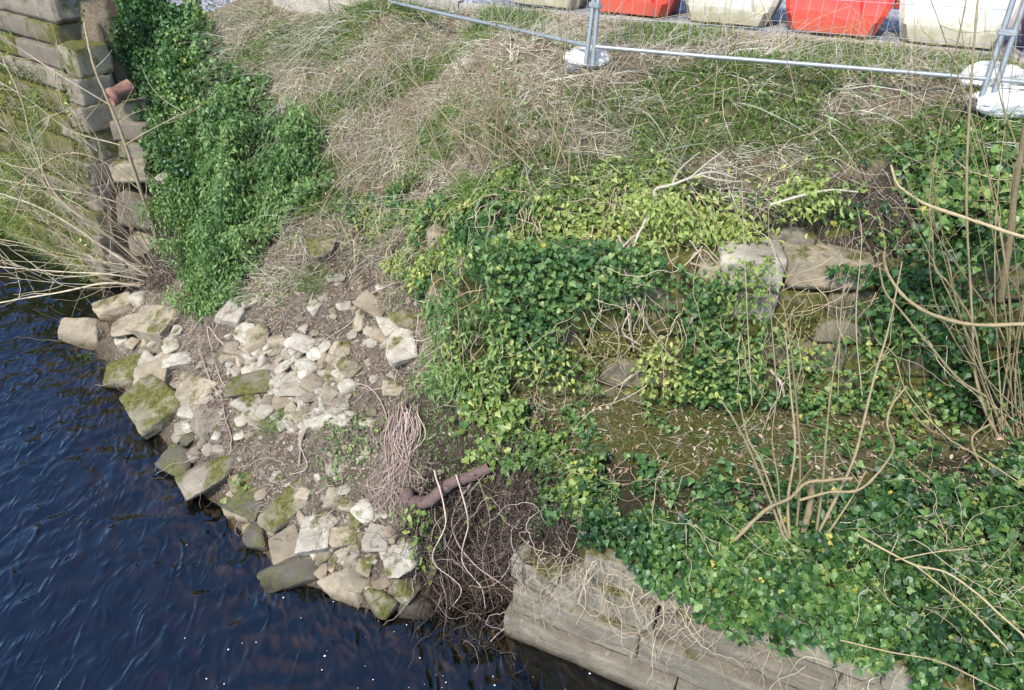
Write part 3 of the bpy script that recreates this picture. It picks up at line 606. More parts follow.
for u, v, y, sx, sz, tl, mt in [(862, 240, 5.6, .5, .2, .3, 'mossy'), (800, 238, 5.65, .22, .16, .2, 'grey'), (775, 236, 5.7, .2, .14, -.2, 'grey'), (838, 228, 5.75, .3, .18, .1, 'mossy'), (872, 215, 5.8, .35, .25, -.1, 'grey'),
                                (466, 262, 6.2, .4, .22, -.15, 'mossy'), (478, 285, 6.05, .42, .3, .12, 'grey'), (448, 240, 6.4, .3, .2, .1, 'buff'), (445, 290, 6.15, .3, .3, .3, 'mossy')]:
    P = at_y(u, v, y); wall_stone(uw, (P[0], P[1] + .1, P[2]), UD, (sx, .4, sz), M[mt], tl, random.uniform(-.3, .3))
# lower wall beside the water
lw = thing('lower_wall', 'low pale sandstone wall rising from the water, bottom right, ivy over its top', 'wall', (LE[0] + 1.5, LE[1] - .8, 0))
courses = [(-.5, .42, .02, 0.15, .9), (-.08, .32, .0, .17, .8), (.24, .33, .06, .1, .66), (.57, .31, .5, .04, .6), (.88, .3, .62, -.01, .55)]
for ci, (z0, h, s0, outw, dep) in enumerate(courses):
    s = s0
    while s < 5.2:
        L = random.uniform(.95, 1.7) if s > s0 else (1.2, 1.5, 1.1, .75, .95)[ci]
        c = LE + LD * (s + L / 2) - LN * (outw - dep / 2 + random.uniform(-.012, .012))
        wall_stone(lw, (c[0], c[1], z0 + h / 2), LD, (L - .014, dep, h - .010), M['slabstone'], random.uniform(-.012, .012), random.uniform(-.015, .015), me=random.choice(SLAB)); s += L
Pn = LE + LD * .34 + LN * .22; wall_stone(lw, (Pn[0], Pn[1], .66), LD, (.62, .5, .26), M['slabstone'], .05, -.12, me=SLAB[0], label='broken end stone of the lower wall')

# ------------------------------------------------------------------ road, kerb, barriers, fence, bags
BD = np.array([.894, -.447]); BN = np.array([.447, .894]); B0 = np.array([2.12, 7.87])
def prism(name, outline, z0, z1, mat, **kw):
    n = len(outline); V = np.array([(x, y, z0) for x, y in outline] + [(x, y, z1) for x, y in outline]); bm = bmesh.new(); vs = [bm.verts.new(v) for v in V]
    bm.faces.new(vs[:n][::-1]); bm.faces.new(vs[n:])
    for i in range(n): bm.faces.new([vs[i], vs[(i + 1) % n], vs[n + (i + 1) % n], vs[n + i]])
    me = bpy.data.meshes.new(name); bm.to_mesh(me); bm.free(); return link(name, me, mat, **kw)
a = B0 - BD * 40 - BN * .03; b = B0 + BD * 40 - BN * .03
prism('road', [tuple(a), tuple(b), tuple(b + BN * 60), tuple(a + BN * 60)], 3.6, 4.1, M['road'], kind='structure')
for k in range(-6, 8):
    a = B0 + BD * (k * .92 - .2); b = a + BD * .905; a1 = a - BN * .16; b1 = b - BN * .16; o1 = BN * -.035
    prism('kerb_stone', [tuple(a1), tuple(b1), tuple(b + o1), tuple(a + o1)], 3.7, 4.085 + .012 * (k % 3), M['conc'], kind='structure')
def barrier_mesh(name):
    prof = [(.0, .74, .25), (.03, .78, .26), (.2, .9, .25), (.38, .985, .2), (.42, .985, .17), (.7, .985, .12), (.94, .98, .11), (1.0, .9, .08)]
    bm = bmesh.new(); rings = []
    for z, L, hw in prof:
        e = min(.05, hw * .4); rings.append([bm.verts.new(p) for p in [(-L / 2, -hw + e, z), (-L / 2 + e, -hw, z), (L / 2 - e, -hw, z), (L / 2, -hw + e, z), (L / 2, hw - e, z), (L / 2 - e, hw, z), (-L / 2 + e, hw, z), (-L / 2, hw - e, z)]])
    for r0, r1 in zip(rings, rings[1:]):
        for j in range(8): bm.faces.new([r0[j], r0[(j + 1) % 8], r1[(j + 1) % 8], r1[j]])
    bm.faces.new(rings[0][::-1]); bm.faces.new(rings[-1])
    bmesh.ops.bevel(bm, geom=[e for e in bm.edges if e.calc_face_angle(0) > .35], offset=.015, segments=2, affect='EDGES')
    me = bpy.data.meshes.new(name); bm.to_mesh(me); bm.free(); return me
def panel_mesh(name, out, y0, y1, shift=None):
    bm = bmesh.new(); n = len(out); s = shift or (lambda z: 0)
    A = [bm.verts.new((x, y0 + s(z), z)) for x, z in out]; cx = sum(p[0] for p in out) / n; cz_ = sum(p[1] for p in out) / n
    Bq = [bm.verts.new((cx + (x - cx) * .9, y1 + s(z), cz_ + (z - cz_) * .9)) for x, z in out]
    bm.faces.new(Bq)
    for i in range(n): bm.faces.new([A[i], A[(i + 1) % n], Bq[(i + 1) % n], Bq[i]])
    bmesh.ops.recalc_face_normals(bm, faces=bm.faces); me = bpy.data.meshes.new(name); bm.to_mesh(me); bm.free(); return me
def box_mesh(name, x0, x1, y0, y1, z0, z1, bev=.008):
    bm = bmesh.new(); bmesh.ops.create_cube(bm, size=1)
    for v in bm.verts: v.co = ((x0 + x1) / 2 + v.co.x * (x1 - x0), (y0 + y1) / 2 + v.co.y * (y1 - y0), (z0 + z1) / 2 + v.co.z * (z1 - z0))
    bmesh.ops.bevel(bm, geom=bm.edges[:], offset=bev, segments=2, affect='EDGES'); me = bpy.data.meshes.new(name); bm.to_mesh(me); bm.free(); return me
sh = lambda z: -.25 + (max(z - .2, 0)) * .28
SK = [(-.36, .02), (-.42, .17), (-.02, .18), (.08, .33), (.22, .33), (.27, .15), (.40, .15), (.36, .02)]
bar_me = {c: barrier_mesh('body') for c in 'rw'}; sk_me = {c: panel_mesh('base_panel', SK, .005, -.085, sh) for c in 'rw'}; lug_me = {c: box_mesh('lug', .46, .56, -.05, .05, .24, .31) for c in 'rw'}
rib_me = {c: panel_mesh('side_panel', [(-.4, .46), (-.4, .8), (.4, .8), (.4, .46)], .02, -.012, lambda z: -.168 + (z - .42) * .178) for c in 'rw'}
BL = {-5: 'white plastic barrier far along the road beyond the left fence panel', -4: 'red plastic barrier beyond the left fence panel', -3: 'white plastic barrier left of the double fence post', -2: 'white plastic barrier just seen behind the double fence post',
      -1: 'red plastic road barrier right of the double fence post', 0: 'smaller-looking white plastic barrier between two red barriers', 1: 'red plastic road barrier between the two white barriers',
      2: 'large white plastic road barrier near the right corner', 3: 'red plastic barrier cut by the right edge, behind the fence posts', 4: 'red plastic barrier beyond the right edge'}
for k in range(-2, 5):
    c = 'w' if k % 2 == 0 and k != 4 else 'r'; p = B0 + BD * (k * .995) + BN * .26
    t = thing('road_barrier', BL[k], 'barrier', (p[0], p[1], 4.1), 'road barriers in a row', math.atan2(BD[1], BD[0]) + random.uniform(-.03, .03))
    for me, nm in ((bar_me[c], 'body'), (sk_me[c], 'base_panel'), (lug_me[c], 'lug'), (rib_me[c], 'side_panel')):
        if not me.materials: me.materials.append(M['whitep' if c == 'w' else 'redp'])
        o = bpy.data.objects.new(nm, me); COL.objects.link(o); o.parent = t
# fence panels
def fence_panel(A, Bp, label, clamp=True):
    A = np.array(A); Bp = np.array(Bp); L = np.linalg.norm(Bp - A); d = (Bp - A) / L; nrm = np.array([-d[1], d[0], 0]); nrm /= np.linalg.norm(nrm)
    upv = np.array([0, 0, 1.]) + nrm * .13; upv -= d * (upv @ d); upv /= np.linalg.norm(upv)
    q = lambda s, h: A + d * s + upv * h
    t = thing('fence_panel', label, 'fence', A, 'temporary mesh fence panels'); rr = .021
    for s in (0., L): tube_obj('post', [([q(s, -.12), q(s, .6), q(s, 1.3), q(s, 2.)], rr, rr)], M['galv'], t, 10)
    for h in (0.03, 1.98): tube_obj('rail', [([q(0, h), q(L * .33, h - .004), q(L * .66, h), q(L, h)], rr * .85, rr * .85)], M['galv'], t, 10)
    wv = [([q(s, .03), q(s, 1.), q(s, 1.98)], .0024, .0024) for s in np.arange(.1, L - .04, .1)]
    wh = [([q(0, h), q(L / 2, h), q(L, h)], .0024, .0024) for h in np.arange(.27, 1.95, .24)]
    tube_obj('mesh_wires', wv + wh, M['galv'], t, 4)
    if clamp:
        for h in (.36, 1.6):
            c = q(L + .03, h); mw = Matrix.Translation(c) @ frame(upv, d).to_4x4() ; link('clamp', box_mesh('clamp', -.065, .065, -.028, .028, -.022, .022), M['galv'], t, mw=mw)
    return q
zf = 4.11
P1 = at_z(590, 50, zf); P2 = at_z(986, 83, zf); P0 = at_z(470, 20, zf - .02); dd = (P0 - P1); dd /= np.linalg.norm(dd); e = (P2 - P1) / np.linalg.norm(P2 - P1)
fence_panel(P1 + dd * 3.3 + np.array([0, 0, -.05]), P1 + dd * .03, 'galvanised mesh fence panel left of the double post, rail sinking in dry grass')
fence_panel(P1 + e * .035, P2, 'long galvanised mesh fence panel between the two pairs of posts')
fence_panel(P2 + e * .075, P2 + e * 3.3 + np.array([0, -.1, 0]), 'galvanised mesh fence panel running out at the right edge', False)
def bag(name, c, size, rz, label, seed, flat=.5, mouth=False):
    D, F = ICO[4]; g = seed; V = np.sign(D) * np.abs(D) ** .62; V = V / np.maximum(np.abs(V).max(1), .01)[:, None] ** .35
    V = V * (1 + .3 * n3(V, 1.3, g) + .22 * n3(V, 3.1, g + 9) + .1 * n3(V, 7, g + 2))[:, None]; V[:, 2] += .25 * n3(V[:, [0, 1, 1]], 1.1, g + 3); V[:, 2] *= 1 - .55 * sst(.4, 1.1, np.abs(V[:, 0]))
    V[:, 2] = np.where(V[:, 2] < 0, V[:, 2] * .6, V[:, 2])
    fold = .05 * np.sin(V[:, 1] * 14 + 3 * n3(V, 2, g)) * sst(.3, 1, np.abs(V[:, 0])); V[:, 2] += fold
    t = thing(name, label, 'bag', c, 'white bags weighting the fence feet')
    mw = Matrix.Translation(Vector([float(a) for a in c])) @ Matrix.Rotation(rz, 4, 'Z') @ Matrix.Diagonal((*size, 1))
    link('sack', np_mesh('sack', V, F, None, True), M['bag'], t, mw=mw)
    bm = bmesh.new(); bmesh.ops.create_uvsphere(bm, u_segments=12, v_segments=8, radius=1); V2 = np.array([v.co[:] for v in bm.verts]); me = bpy.data.meshes.new('bag_neck'); bm.to_mesh(me); bm.free()
    link('bag_neck', me, M['bagtar'] if mouth else M['bag'], t, mw=mw @ Matrix.Translation((-.95, 0, 0)) @ Matrix.Diagonal((.22, .5, .45, 1)))
def gp(u, v, lift=0.): P = hit(u, v); return np.array([P[0], P[1], P[2] + lift])
bag('sandbag', gp(588, 60, .01), (.2, .12, .1), -.3, 'crumpled white bag at the foot of the double fence post', 5)
bag('sandbag', gp(992, 82, .03), (.27, .14, .11), .3, 'upper white sandbag lying behind the right fence posts', 12)
bag('sandbag', gp(1006, 108, .03), (.31, .15, .115), .1, 'lower white sandbag in front of the right fence posts', 23, mouth=True)
D, F = ICO[3]; V = D * (1 + .2 * n3(D, 1.5, 4))[:, None]; P = gp(573, 70, .02)
link('crumpled_plastic', np_mesh('crumpled_plastic', V, F, None, True), simple('grey_plastic', (.12, .12, .14), .4), None, 'small dark grey scrap of plastic below the crumpled white bag', 'litter', mw=Matrix.Translation(P) @ Matrix.Diagonal((.08, .05, .05, 1)))
# terracotta pipe
P = at_y(117, 94, 10.1); ax = Vector((-.62, -.66, -.28)).normalized(); t = thing('drain_pipe', 'broken terracotta drain pipe sticking out of the wall top by the ivy', 'pipe', P)
prof = [(.1, -.22), (.1, .02), (.118, .025), (.118, .12), (.1, .12), (.09, .02), (.09, -.22)]; an = np.arange(24) * 2 * np.pi / 24
V = np.array([(r * math.cos(a), r * math.sin(a), z) for r, z in prof for a in an]); m_ = len(prof)
F = np.array([[i * 24 + j, i * 24 + (j + 1) % 24, (i + 1) * 24 + (j + 1) % 24, (i + 1) * 24 + j] for i in range(m_ - 1) for j in range(24)])
link('pipe_body', np_mesh('pipe_body', V, F, None, True), M['terra'], t, mw=Matrix.Translation(P) @ frame(ax, (0, 0, 1)).to_4x4())

# ------------------------------------------------------------------ leaves, grass, stems
IV = np.array([(0, 0, 0), (0, .45, .0), (0, 1, -.14), (-.3, -.1, .05), (-.52, .25, .09), (-.27, .5, .04), (.3, -.1, .05), (.52, .25, .09), (.27, .5, .04)]); IV[:, 1] -= .3
IF = np.array([(0, 1, 4), (0, 4, 3), (1, 5, 4), (1, 2, 5), (0, 7, 1), (0, 6, 7), (1, 7, 8), (1, 8, 2)])
LV = np.array([(0, 0, 0), (-.15, .4, .05), (.15, .4, .05), (0, .45, -.02), (0, 1, -.15)]); LF = np.array([(0, 3, 1), (0, 2, 3), (1, 3, 4), (3, 2, 4)])
OV = np.array([(0, 0, 0), (-.24, .3, .05), (-.2, .65, .03), (.24, .3, .05), (.2, .65, .03), (0, .5, -.02), (0, 1, -.12)]); OF = np.array([(0, 5, 1), (1, 5, 2), (2, 5, 6), (0, 3, 5), (3, 4, 5), (4, 6, 5)])
def unit(a): return a / (np.linalg.norm(a, axis=-1, keepdims=True) + 1e-9)
def leaf_geo(P, N, size, T, rnd, tip=(0, -.6, -.8), spread=.8, jn=.75):
    TV, TF = T; n = len(P); nn = unit(N + jn * RNG.normal(0, 1, (n, 3))); tp = np.array(tip) + spread * RNG.normal(0, 1, (n, 3))
    tp = unit(tp - nn * (tp * nn).sum(1, keepdims=True)); bx = np.cross(tp, nn); curl = 1 + .8 * (RNG.random((n, 1)) - .3)
    V = P[:, None] + size[:, None, None] * (TV[None, :, 0:1] * bx[:, None] + TV[None, :, 1:2] * tp[:, None] + TV[None, :, 2:3] * (nn * curl)[:, None])
    F = (TF[None] + (np.arange(n) * len(TV))[:, None, None]).reshape(-1, 3)
    return V.reshape(-1, 3), F, np.repeat(rnd, len(TF))
EDGE = [(400, 400), (1500, 300), (1500, 800), (1100, 725), (977, 690), (880, 670), (797, 650), (734, 640), (690, 612), (650, 588), (600, 552), (560, 520)]
def leaf_obj(name, P, N, size, T, mat, parent, rnd=None, kind='stuff', **k):
    if parent is not None and parent is globals().get('LIVY'):
        u, v = proj(P); sl_ = (P[:, 0] - LE[0]) * LD[0] + (P[:, 1] - LE[1]) * LD[1]; dz = 34 * (vn(sl_ * 6, 2.5) - .5) + 26 * (vn(sl_ * 15, 7.5) - .5) + 10 * (RNG.random(len(P)) - .5); kp = inpoly(u, v - dz, EDGE)
        P, N, size = P[kp], N[kp], size[kp]; rnd = rnd[kp] if rnd is not None else None
    rnd = RNG.random(len(P)) if rnd is None else rnd; V, F, R = leaf_geo(P, N, size, T, rnd, **k)
    return link(name, np_mesh(name, V, F, {'rnd': ('FACE', R)}), mat, parent, kind=kind)
def clumpy(P, s=2.2, o=0.): return fbm(P[:, 0] * s + o, P[:, 1] * s + P[:, 2] * s * .7, 3)
def puff(P, N, h, s=2.4, o=0., lo=.05):          # lift points off the surface into a lumpy volume
    top = np.maximum(.25 + 2.2 * clumpy(P, s, o), lo); return P + unit(N * .7 + np.array([0, -.15, .45])) * (h * top * RNG.random(len(P)) ** .55)[:, None], np.clip(top, 0, 1)
def lrnd(P, lo=0., hi=.94, yellow=.02, o=3.):  # leaf tone: clump by clump, a few yellow ones
    r = np.clip(lo + (hi - lo) * (.5 + 1.1 * clumpy(P, 1.7, o) + .75 * (RNG.random(len(P)) - .5)), lo, hi); return np.where(RNG.random(len(P)) < yellow * .4, RNG.uniform(.95, 1, len(P)), r)
def blades(P, D, L, wd, bend, rnd, segs=3):
    n = len(P); t = np.linspace(0, 1, segs + 1); D = unit(D); side = unit(np.cross(D, RNG.normal(0, 1, (n, 3)))); c = P[:, None] + D[:, None] * (L[:, None] * t)[:, :, None] + bend[:, None] * (L[:, None] * t ** 2)[:, :, None]
    wv = wd[:, None] * (1 - .85 * t)[None]; a = c - side[:, None] * wv[:, :, None]; b = c + side[:, None] * wv[:, :, None]
    V = np.stack([a, b], 2).reshape(n, -1, 3); m = 2 * (segs + 1); k = np.arange(segs) * 2
    F = np.stack([k, k + 1, k + 3, k + 2], 1); F = (F[None] + (np.arange(n) * m)[:, None, None]).reshape(-1, 4)
    return V.reshape(-1, 3), F, np.repeat(rnd, segs)
def blade_obj(name, P, D, L, wd, bend, mat, label=None, cat=None, parent=None, rnd=None, segs=3):
    V, F, R = blades(P, D, L, wd, bend, RNG.random(len(P)) if rnd is None else rnd, segs); return link(name, np_mesh(name, V, F, {'rnd': ('FACE', R)}), mat, parent, label, cat, None, 'stuff')
def wall_pts(n, u0, u1, z0, z1, out=.12):       # points over the face of the upper wall
    x = RNG.uniform(u0, u1, n); z = RNG.uniform(z0, z1, n); P = np.stack([x, uw_y(x) - .26 + .05 * (z - 1.2) - out * RNG.random(n), z], 1); return P, np.tile([-.1, -1, .35], (n, 1))
def lwall_pts(n, s0, s1, z0, z1, out=.1):       # points over the face of the lower wall
    s = RNG.uniform(s0, s1, n); z = RNG.uniform(z0, z1, n); o = .02 + .12 * (1.2 - z) / 1.2 + out * RNG.random(n); P = np.stack([LE[0] + LD[0] * s - LN[0] * o, LE[1] + LD[1] * s - LN[1] * o, z], 1); return P, np.tile([-.42, -.9, .4], (n, 1))
def rwall_pts(n, s0, s1, z0, z1, out=.08):
    s = RNG.uniform(s0, s1, n); z = RNG.uniform(z0, z1, n); o = .09 - WB * z + out * RNG.random(n); P = np.stack([WE[0] + WD[0] * s - WN[0] * o, WE[1] + WD[1] * s - WN[1] * o, z], 1); return P, np.tile([-.59, -.8, .2], (n, 1))
def sub(P, N, u_poly=None, f=None):
    m = np.ones(len(P), bool)
    if u_poly is not None: u, v = proj(P); m &= inpoly(u, v, u_poly)
    if f is not None: m &= f(P)
    return P[m], N[m]
# --- grass on the bank
P_BANK = [(150, -140), (1300, -140), (1250, 150), (1024, 140), (900, 165), (760, 195), (640, 190), (520, 195), (440, 215), (400, 250), (345, 265), (290, 285), (240, 300), (262, 250), (250, 150), (200, 60)]
onroad = lambda P: (P[:, 0] - B0[0]) * BN[0] + (P[:, 1] - B0[1]) * BN[1] > -.2
def greenness(P, u): return fbm(P[:, 0] * 1.4 + 40, P[:, 1] * 2 + P[:, 2] * 1.5, 4) + .00045 * (np.clip(u, 0, 1024) - 600)
notmound = lambda u, v: ~inpoly(u, v, P_LM) & ~inpoly(u, v, P_IL)
P, N = sample_in(1500, P_BANK, lambda P, u, v: ~onroad(P) & notmound(u, v) & ((greenness(P, u) < .0) | (RNG.random(len(u)) < .33))); n = len(P)
tus = RNG.random(n) < .6; cs = .16; cx = (np.floor(P[:, 0] / cs) + .5) * cs; cyy = (np.floor(P[:, 1] / cs) + .5) * cs; hsh = TAB[(np.floor(P[:, 0] / cs)).astype(int) & 255, (np.floor(P[:, 1] / cs)).astype(int) & 255]; hs2 = TAB[(np.floor(P[:, 1] / cs) + 91).astype(int) & 255, (np.floor(P[:, 0] / cs)).astype(int) & 255]
P[tus, 0] = (cx + (hsh - .5) * cs + RNG.normal(0, .025, n))[tus]; P[tus, 1] = (cyy + (hs2 - .5) * cs + RNG.normal(0, .025, n))[tus]; P[:, 2] = gzq(P[:, 0], P[:, 1])
dr = unit(np.stack([RNG.normal(0, 1, n) + (hsh - .5) * 2, RNG.normal(-.35, .9, n), RNG.normal(-.1, .5, n)], 1)); D = dr + N * RNG.uniform(.05, .9, n)[:, None] + np.where(tus, .5, 0)[:, None] * np.array([0, -.2, .6])
blade_obj('dry_grass', P + N * .01, D, (RNG.gamma(3, .045, n) + .04) * (.6 + .9 * hs2), RNG.uniform(.0016, .0042, n), np.stack([RNG.normal(0, .25, n), RNG.normal(-.15, .25, n), -RNG.uniform(.05, .4, n)], 1), M['dry'], 'matted straw-coloured dead grass covering the upper bank', 'grass', rnd=np.clip(.3 + .5 * hsh + .5 * fbm(P[:, 0] * 2, P[:, 1] * 2, 3) + .25 * RNG.normal(0, 1, n), 0, 1))
P, N = sample_in(3000, P_BANK, lambda P, u, v: ~onroad(P) & notmound(u, v) & (greenness(P, u) + .14 * (RNG.random(len(u)) - .5) > -.03)); n = len(P)
blade_obj('green_grass', P, N * .8 + RNG.normal(0, .6, (n, 3)) + np.array([0, 0, .5]), RNG.gamma(4, .024, n) + .04, RNG.uniform(.003, .0075, n), np.stack([RNG.normal(0, .2, n), RNG.normal(-.2, .2, n), -RNG.uniform(.1, .6, n)], 1), M['green'], 'short green grass and weeds growing through the dead grass on the bank', 'grass')
P, N = sample_in(260, P_BANK, lambda P, u, v: ~onroad(P) & notmound(u, v) & (clumpy(P, 1.8, 60) > .02)); leaf = leaf_obj('bank_weeds', P + N * RNG.uniform(.01, .08, len(P))[:, None], N, RNG.uniform(.03, .06, len(P)), (OV, OF), M['lance'], None, jn=.6); leaf['label'] = 'small broad-leaved weeds dotted over the grassy bank'; leaf['category'] = 'weeds'
P, N = sample_in(110, P_BANK, lambda P, u, v: ~onroad(P)); leaf = leaf_obj('leaf_litter', P + N * .03, N, RNG.uniform(.025, .05, len(P)), (OV, OF), M['dead'], None, jn=.5); leaf['label'] = 'pale dead leaves caught in the bank grass'; leaf['category'] = 'leaves'
# long arching dead stems in swathes
def swath(name, label, u, v, n, spread, dirv, L, mat='dry', wd=.003):
    c = hit(u, v); x = c[0] + RNG.normal(0, spread, n); y = c[1] + RNG.normal(0, spread, n); P = np.stack([x, y, ground_z(x, y) + .02], 1); D = np.array(dirv) + RNG.normal(0, .3, (n, 3))
    blade_obj(name, P, D, RNG.uniform(.5, 1.2, n) * L, RNG.uniform(.5, 1.2, n) * wd, np.stack([RNG.normal(0, .2, n), RNG.normal(-.1, .2, n), -RNG.uniform(.4, .9, n)], 1), M[mat], label, 'grass', segs=5)
swath('grass_tussock', 'pale swathe of bent dead grass stems at top left of the bank', 330, 38, 380, .28, (-.7, -.3, .6), .75)
swath('grass_tussock', 'pale dead grass hanging over the dark hollow below the left fence rail', 385, 75, 320, .22, (-.1, -.6, .5), .7)
swath('grass_tussock', 'tangled grey-beige dead stems above the middle ivy', 395, 150, 320, .2, (-.3, -.5, .5), .55)
swath('grass_tussock', 'dry grass tussock right of the tall bare stems', 610, 130, 260, .25, (.5, -.2, .4), .6)
swath('grass_tussock', 'dead grass between the fence rail and the kerb, near the right sandbags', 900, 62, 200, .3, (.3, -.3, .4), .4)
swath('grass_tussock', 'dead grass arching beside the leafy mound on the left', 300, 95, 260, .2, (.1, -.6, .5), .6)
swath('grass_tussock', 'dead grass clump at the crest above the leafy mound', 245, 25, 300, .25, (-.4, -.4, .6), .7)
swath('grass_tussock', 'bright green grass tuft below the white block in the rubble', 275, 425, 170, .07, (-.2, -.3, .7), .22, 'green', .004)
swath('grass_tussock', 'small dark green grass tuft at the water under the leftmost boulder', 84, 362, 90, .06, (0, -.3, .6), .2, 'green', .0035)
swath('grass_tussock', 'bright green grass patch on the left slope below the leafy mound', 205, 285, 260, .16, (.1, -.4, .5), .24, 'green', .004)
P_LB0 = [(470, 375), (560, 365), (760, 385), (1024, 395), (1200, 400), (1200, 520), (900, 520), (640, 500), (480, 450)]
# --- moss and grass on the wall faces and their feet
P, N = rwall_pts(11000, 0.4, 6.5, .0, 2.7); P, N = sub(P, N, None, lambda P: clumpy(P, 2., 8) + .35 * (.8 - P[:, 2]) * (P[:, 2] < 1) > .05)
wg = thing('wall_weeds', 'green grass and small weeds sprouting from the tall river wall face', 'weeds', (WE[0] - 1, WE[1] + .5, .3))
V, F, R = blades(P, N + RNG.normal(0, .6, (len(P), 3)), RNG.uniform(.04, .16, len(P)), RNG.uniform(.0025, .005, len(P)), np.tile([0, -.1, -.5], (len(P), 1)), RNG.random(len(P)))
link('blades', np_mesh('blades', V, F, {'rnd': ('FACE', R)}), M['green'], wg, kind='stuff')
P, N = rwall_pts(3200, .05, 6, .1, 3.6); P, N = sub(P, N, None, lambda P: clumpy(P, 2.6, 30) > .08); leaf_obj('foliage', P, N, RNG.uniform(.04, .075, len(P)), (OV, OF), M['ivylight'], wg)
def moss_fuzz(P, N, lo, hi, label):
    n = len(P); V, F, R = blades(P - unit(N) * .01, N + RNG.normal(0, .7, (n, 3)), RNG.uniform(lo, hi, n), RNG.uniform(.004, .011, n), np.tile([0, 0, -.2], (n, 1)), np.clip(.4 + 1.2 * clumpy(P, 3, 9) + .3 * RNG.normal(0, 1, n), 0, 1), 1)
    return link('moss', np_mesh('moss', V, F, {'rnd': ('FACE', R)}), M['moss'], None, label, 'moss', None, 'stuff')
P, N = wall_pts(26000, -.6, 6.5, 1.4, 2.75, .02); P[:, 1] += RNG.uniform(.0, .06, len(P)); P, N = sub(P, N, None, lambda P: (clumpy(P, 2.1, 200) + .12 * (RNG.random(len(P)) - .5) > -.06)); uu, vv = proj(P); kp = ~inpoly(uu, vv, [(720, 250), (875, 250), (875, 290), (780, 320), (735, 320)]); moss_fuzz(P[kp], N[kp], .012, .04, 'olive moss over the face of the upper retaining wall')
P, N = rwall_pts(60000, -.02, 7.5, .0, 3.0, .03); P, N = sub(P, N, None, lambda P: clumpy(P, 1.6, 210) + .14 * (RNG.random(len(P)) - .5) - .3 * sst(2.3, 3., P[:, 2]) - .06 * ((P[:, 0] - WE[0]) * WD[0] + (P[:, 1] - WE[1]) * WD[1] < .5) > -.17); moss_fuzz(P, N, .015, .05, 'olive moss over the tall river wall')
P, N = sample_in(5200, P_LB0, lambda P, u, v: (P[:, 2] > 1.1) & (P[:, 2] < 1.75) & (clumpy(P, 1.8, 220) > -.06)); moss_fuzz(P, N, .01, .035, 'yellow-green moss on the ledge')
P, N = sample_in(2200, [(225, 270), (330, 235), (345, 270), (300, 330), (240, 310)], lambda P, u, v: clumpy(P, 2., 230) > .0); moss_fuzz(P, N, .01, .03, 'yellow-green moss at the head of the rubble slope')
P, N = sample_in(2600, [(400, 395), (470, 370), (500, 470), (430, 490)], lambda P, u, v: clumpy(P, 2., 240) > -.15); moss_fuzz(P, N, .01, .03, 'mossy patch left of the ledge tip')
# --- ivy masses
def ivy_thing(name, label, u, v, cat='ivy'): return thing(name, label, cat, hit(u, v))
t = ivy_thing('ivy', 'dark glossy ivy spilling over the end of the tall river wall, top left', 160, 60)
P, N = sample_in(2300, P_IL); P, q = puff(P, N, .6, 3.0, 5, .2); leaf_obj('foliage', P, N, RNG.uniform(.035, .068, len(P)), (IV, IF), M['ivydark'], t, lrnd(P, .15, .95, .01))
P, N = rwall_pts(2600, -.5, 1.8, 2.2, 4.6, .25); P, N = sub(P, N, [(70, -80), (200, -80), (150, 130), (112, 105), (90, 60), (78, 20)]); P, N = sub(P, N, None, lambda P: clumpy(P, 1.5, 2) > -.05); leaf_obj('wall_foliage', P, N, RNG.uniform(.035, .068, len(P)), (IV, IF), M['ivydark'], t, lrnd(P, 0, .8, .01))
t = ivy_thing('leafy_shrub', 'bright green mound of slender leaves left of the rubble slope', 250, 180, 'shrub')
P, N = sample_in(3600, P_LM); P, q = puff(P, N, .6, 3.0, 15, .15); leaf_obj('foliage', P, N, RNG.uniform(.045, .09, len(P)), (LV * np.array([1.5, 1, 1]), LF), M['lance'], t, np.clip(lrnd(P, 0, .95, 0, 8) * (.55 + .45 * q), 0, 1), tip=(0, -.5, -.7), spread=.65, jn=.7)
t = ivy_thing('ivy', 'broad ivy curtain over the left half of the upper retaining wall', 540, 200)
P, N = sample_in(2600, P_MID, lambda P, u, v: (clumpy(P, 2.2, 33) + .1 * (RNG.random(len(u)) - .5) > -.02) & (P[:, 2] > 1.75)); P, q = puff(P, N, .26, 2.6, 25); lt = (proj(P)[0] + 60 * (RNG.random(len(P)) - .5) > 600) | (clumpy(P, 2.4, 70) > .04)
leaf_obj('foliage', P[~lt], N[~lt], RNG.uniform(.035, .066, (~lt).sum()), (IV, IF), M['ivy'], t, lrnd(P[~lt], .05, .94, .02)); leaf_obj('young_foliage', P[lt], N[lt], RNG.uniform(.04, .07, lt.sum()), (OV, OF), M['ivylight'], t, lrnd(P[lt], .1, .95, .01, 6))
P, N = wall_pts(9500, -.8, 1.9, 1.45, 3.0, .22); P, N = sub(P, N, None, lambda P: clumpy(P, 1.9, 12) - .12 * sst(.6, 1.5, P[:, 0]) + .14 * sst(2.3, 2.8, P[:, 2]) + .12 * (RNG.random(len(P)) - .5) > .085); leaf_obj('wall_foliage', P, N, RNG.uniform(.035, .066, len(P)), (IV, IF), M['ivy'], t, lrnd(P, .05, .94, .02, 4))
P, N = wall_pts(4200, -.6, 2.1, 1.6, 2.95, .25); P, N = sub(P, N, None, lambda P: clumpy(P, 2.3, 90) > .04); leaf_obj('young_wall_foliage', P, N, RNG.uniform(.04, .07, len(P)), (OV, OF), M['ivylight'], t, lrnd(P, .2, .95, .01, 6))
P, N = sample_in(1500, [(505, 170), (620, 175), (705, 200), (690, 245), (510, 245)], lambda P, u, v: P[:, 2] > 2.3); P, q = puff(P, N, .2, 3., 65, .2); leaf_obj('upper_foliage', P, N, RNG.uniform(.035, .065, len(P)), (IV, IF), M['ivylight'], t, lrnd(P, .05, .9, .01, 6))
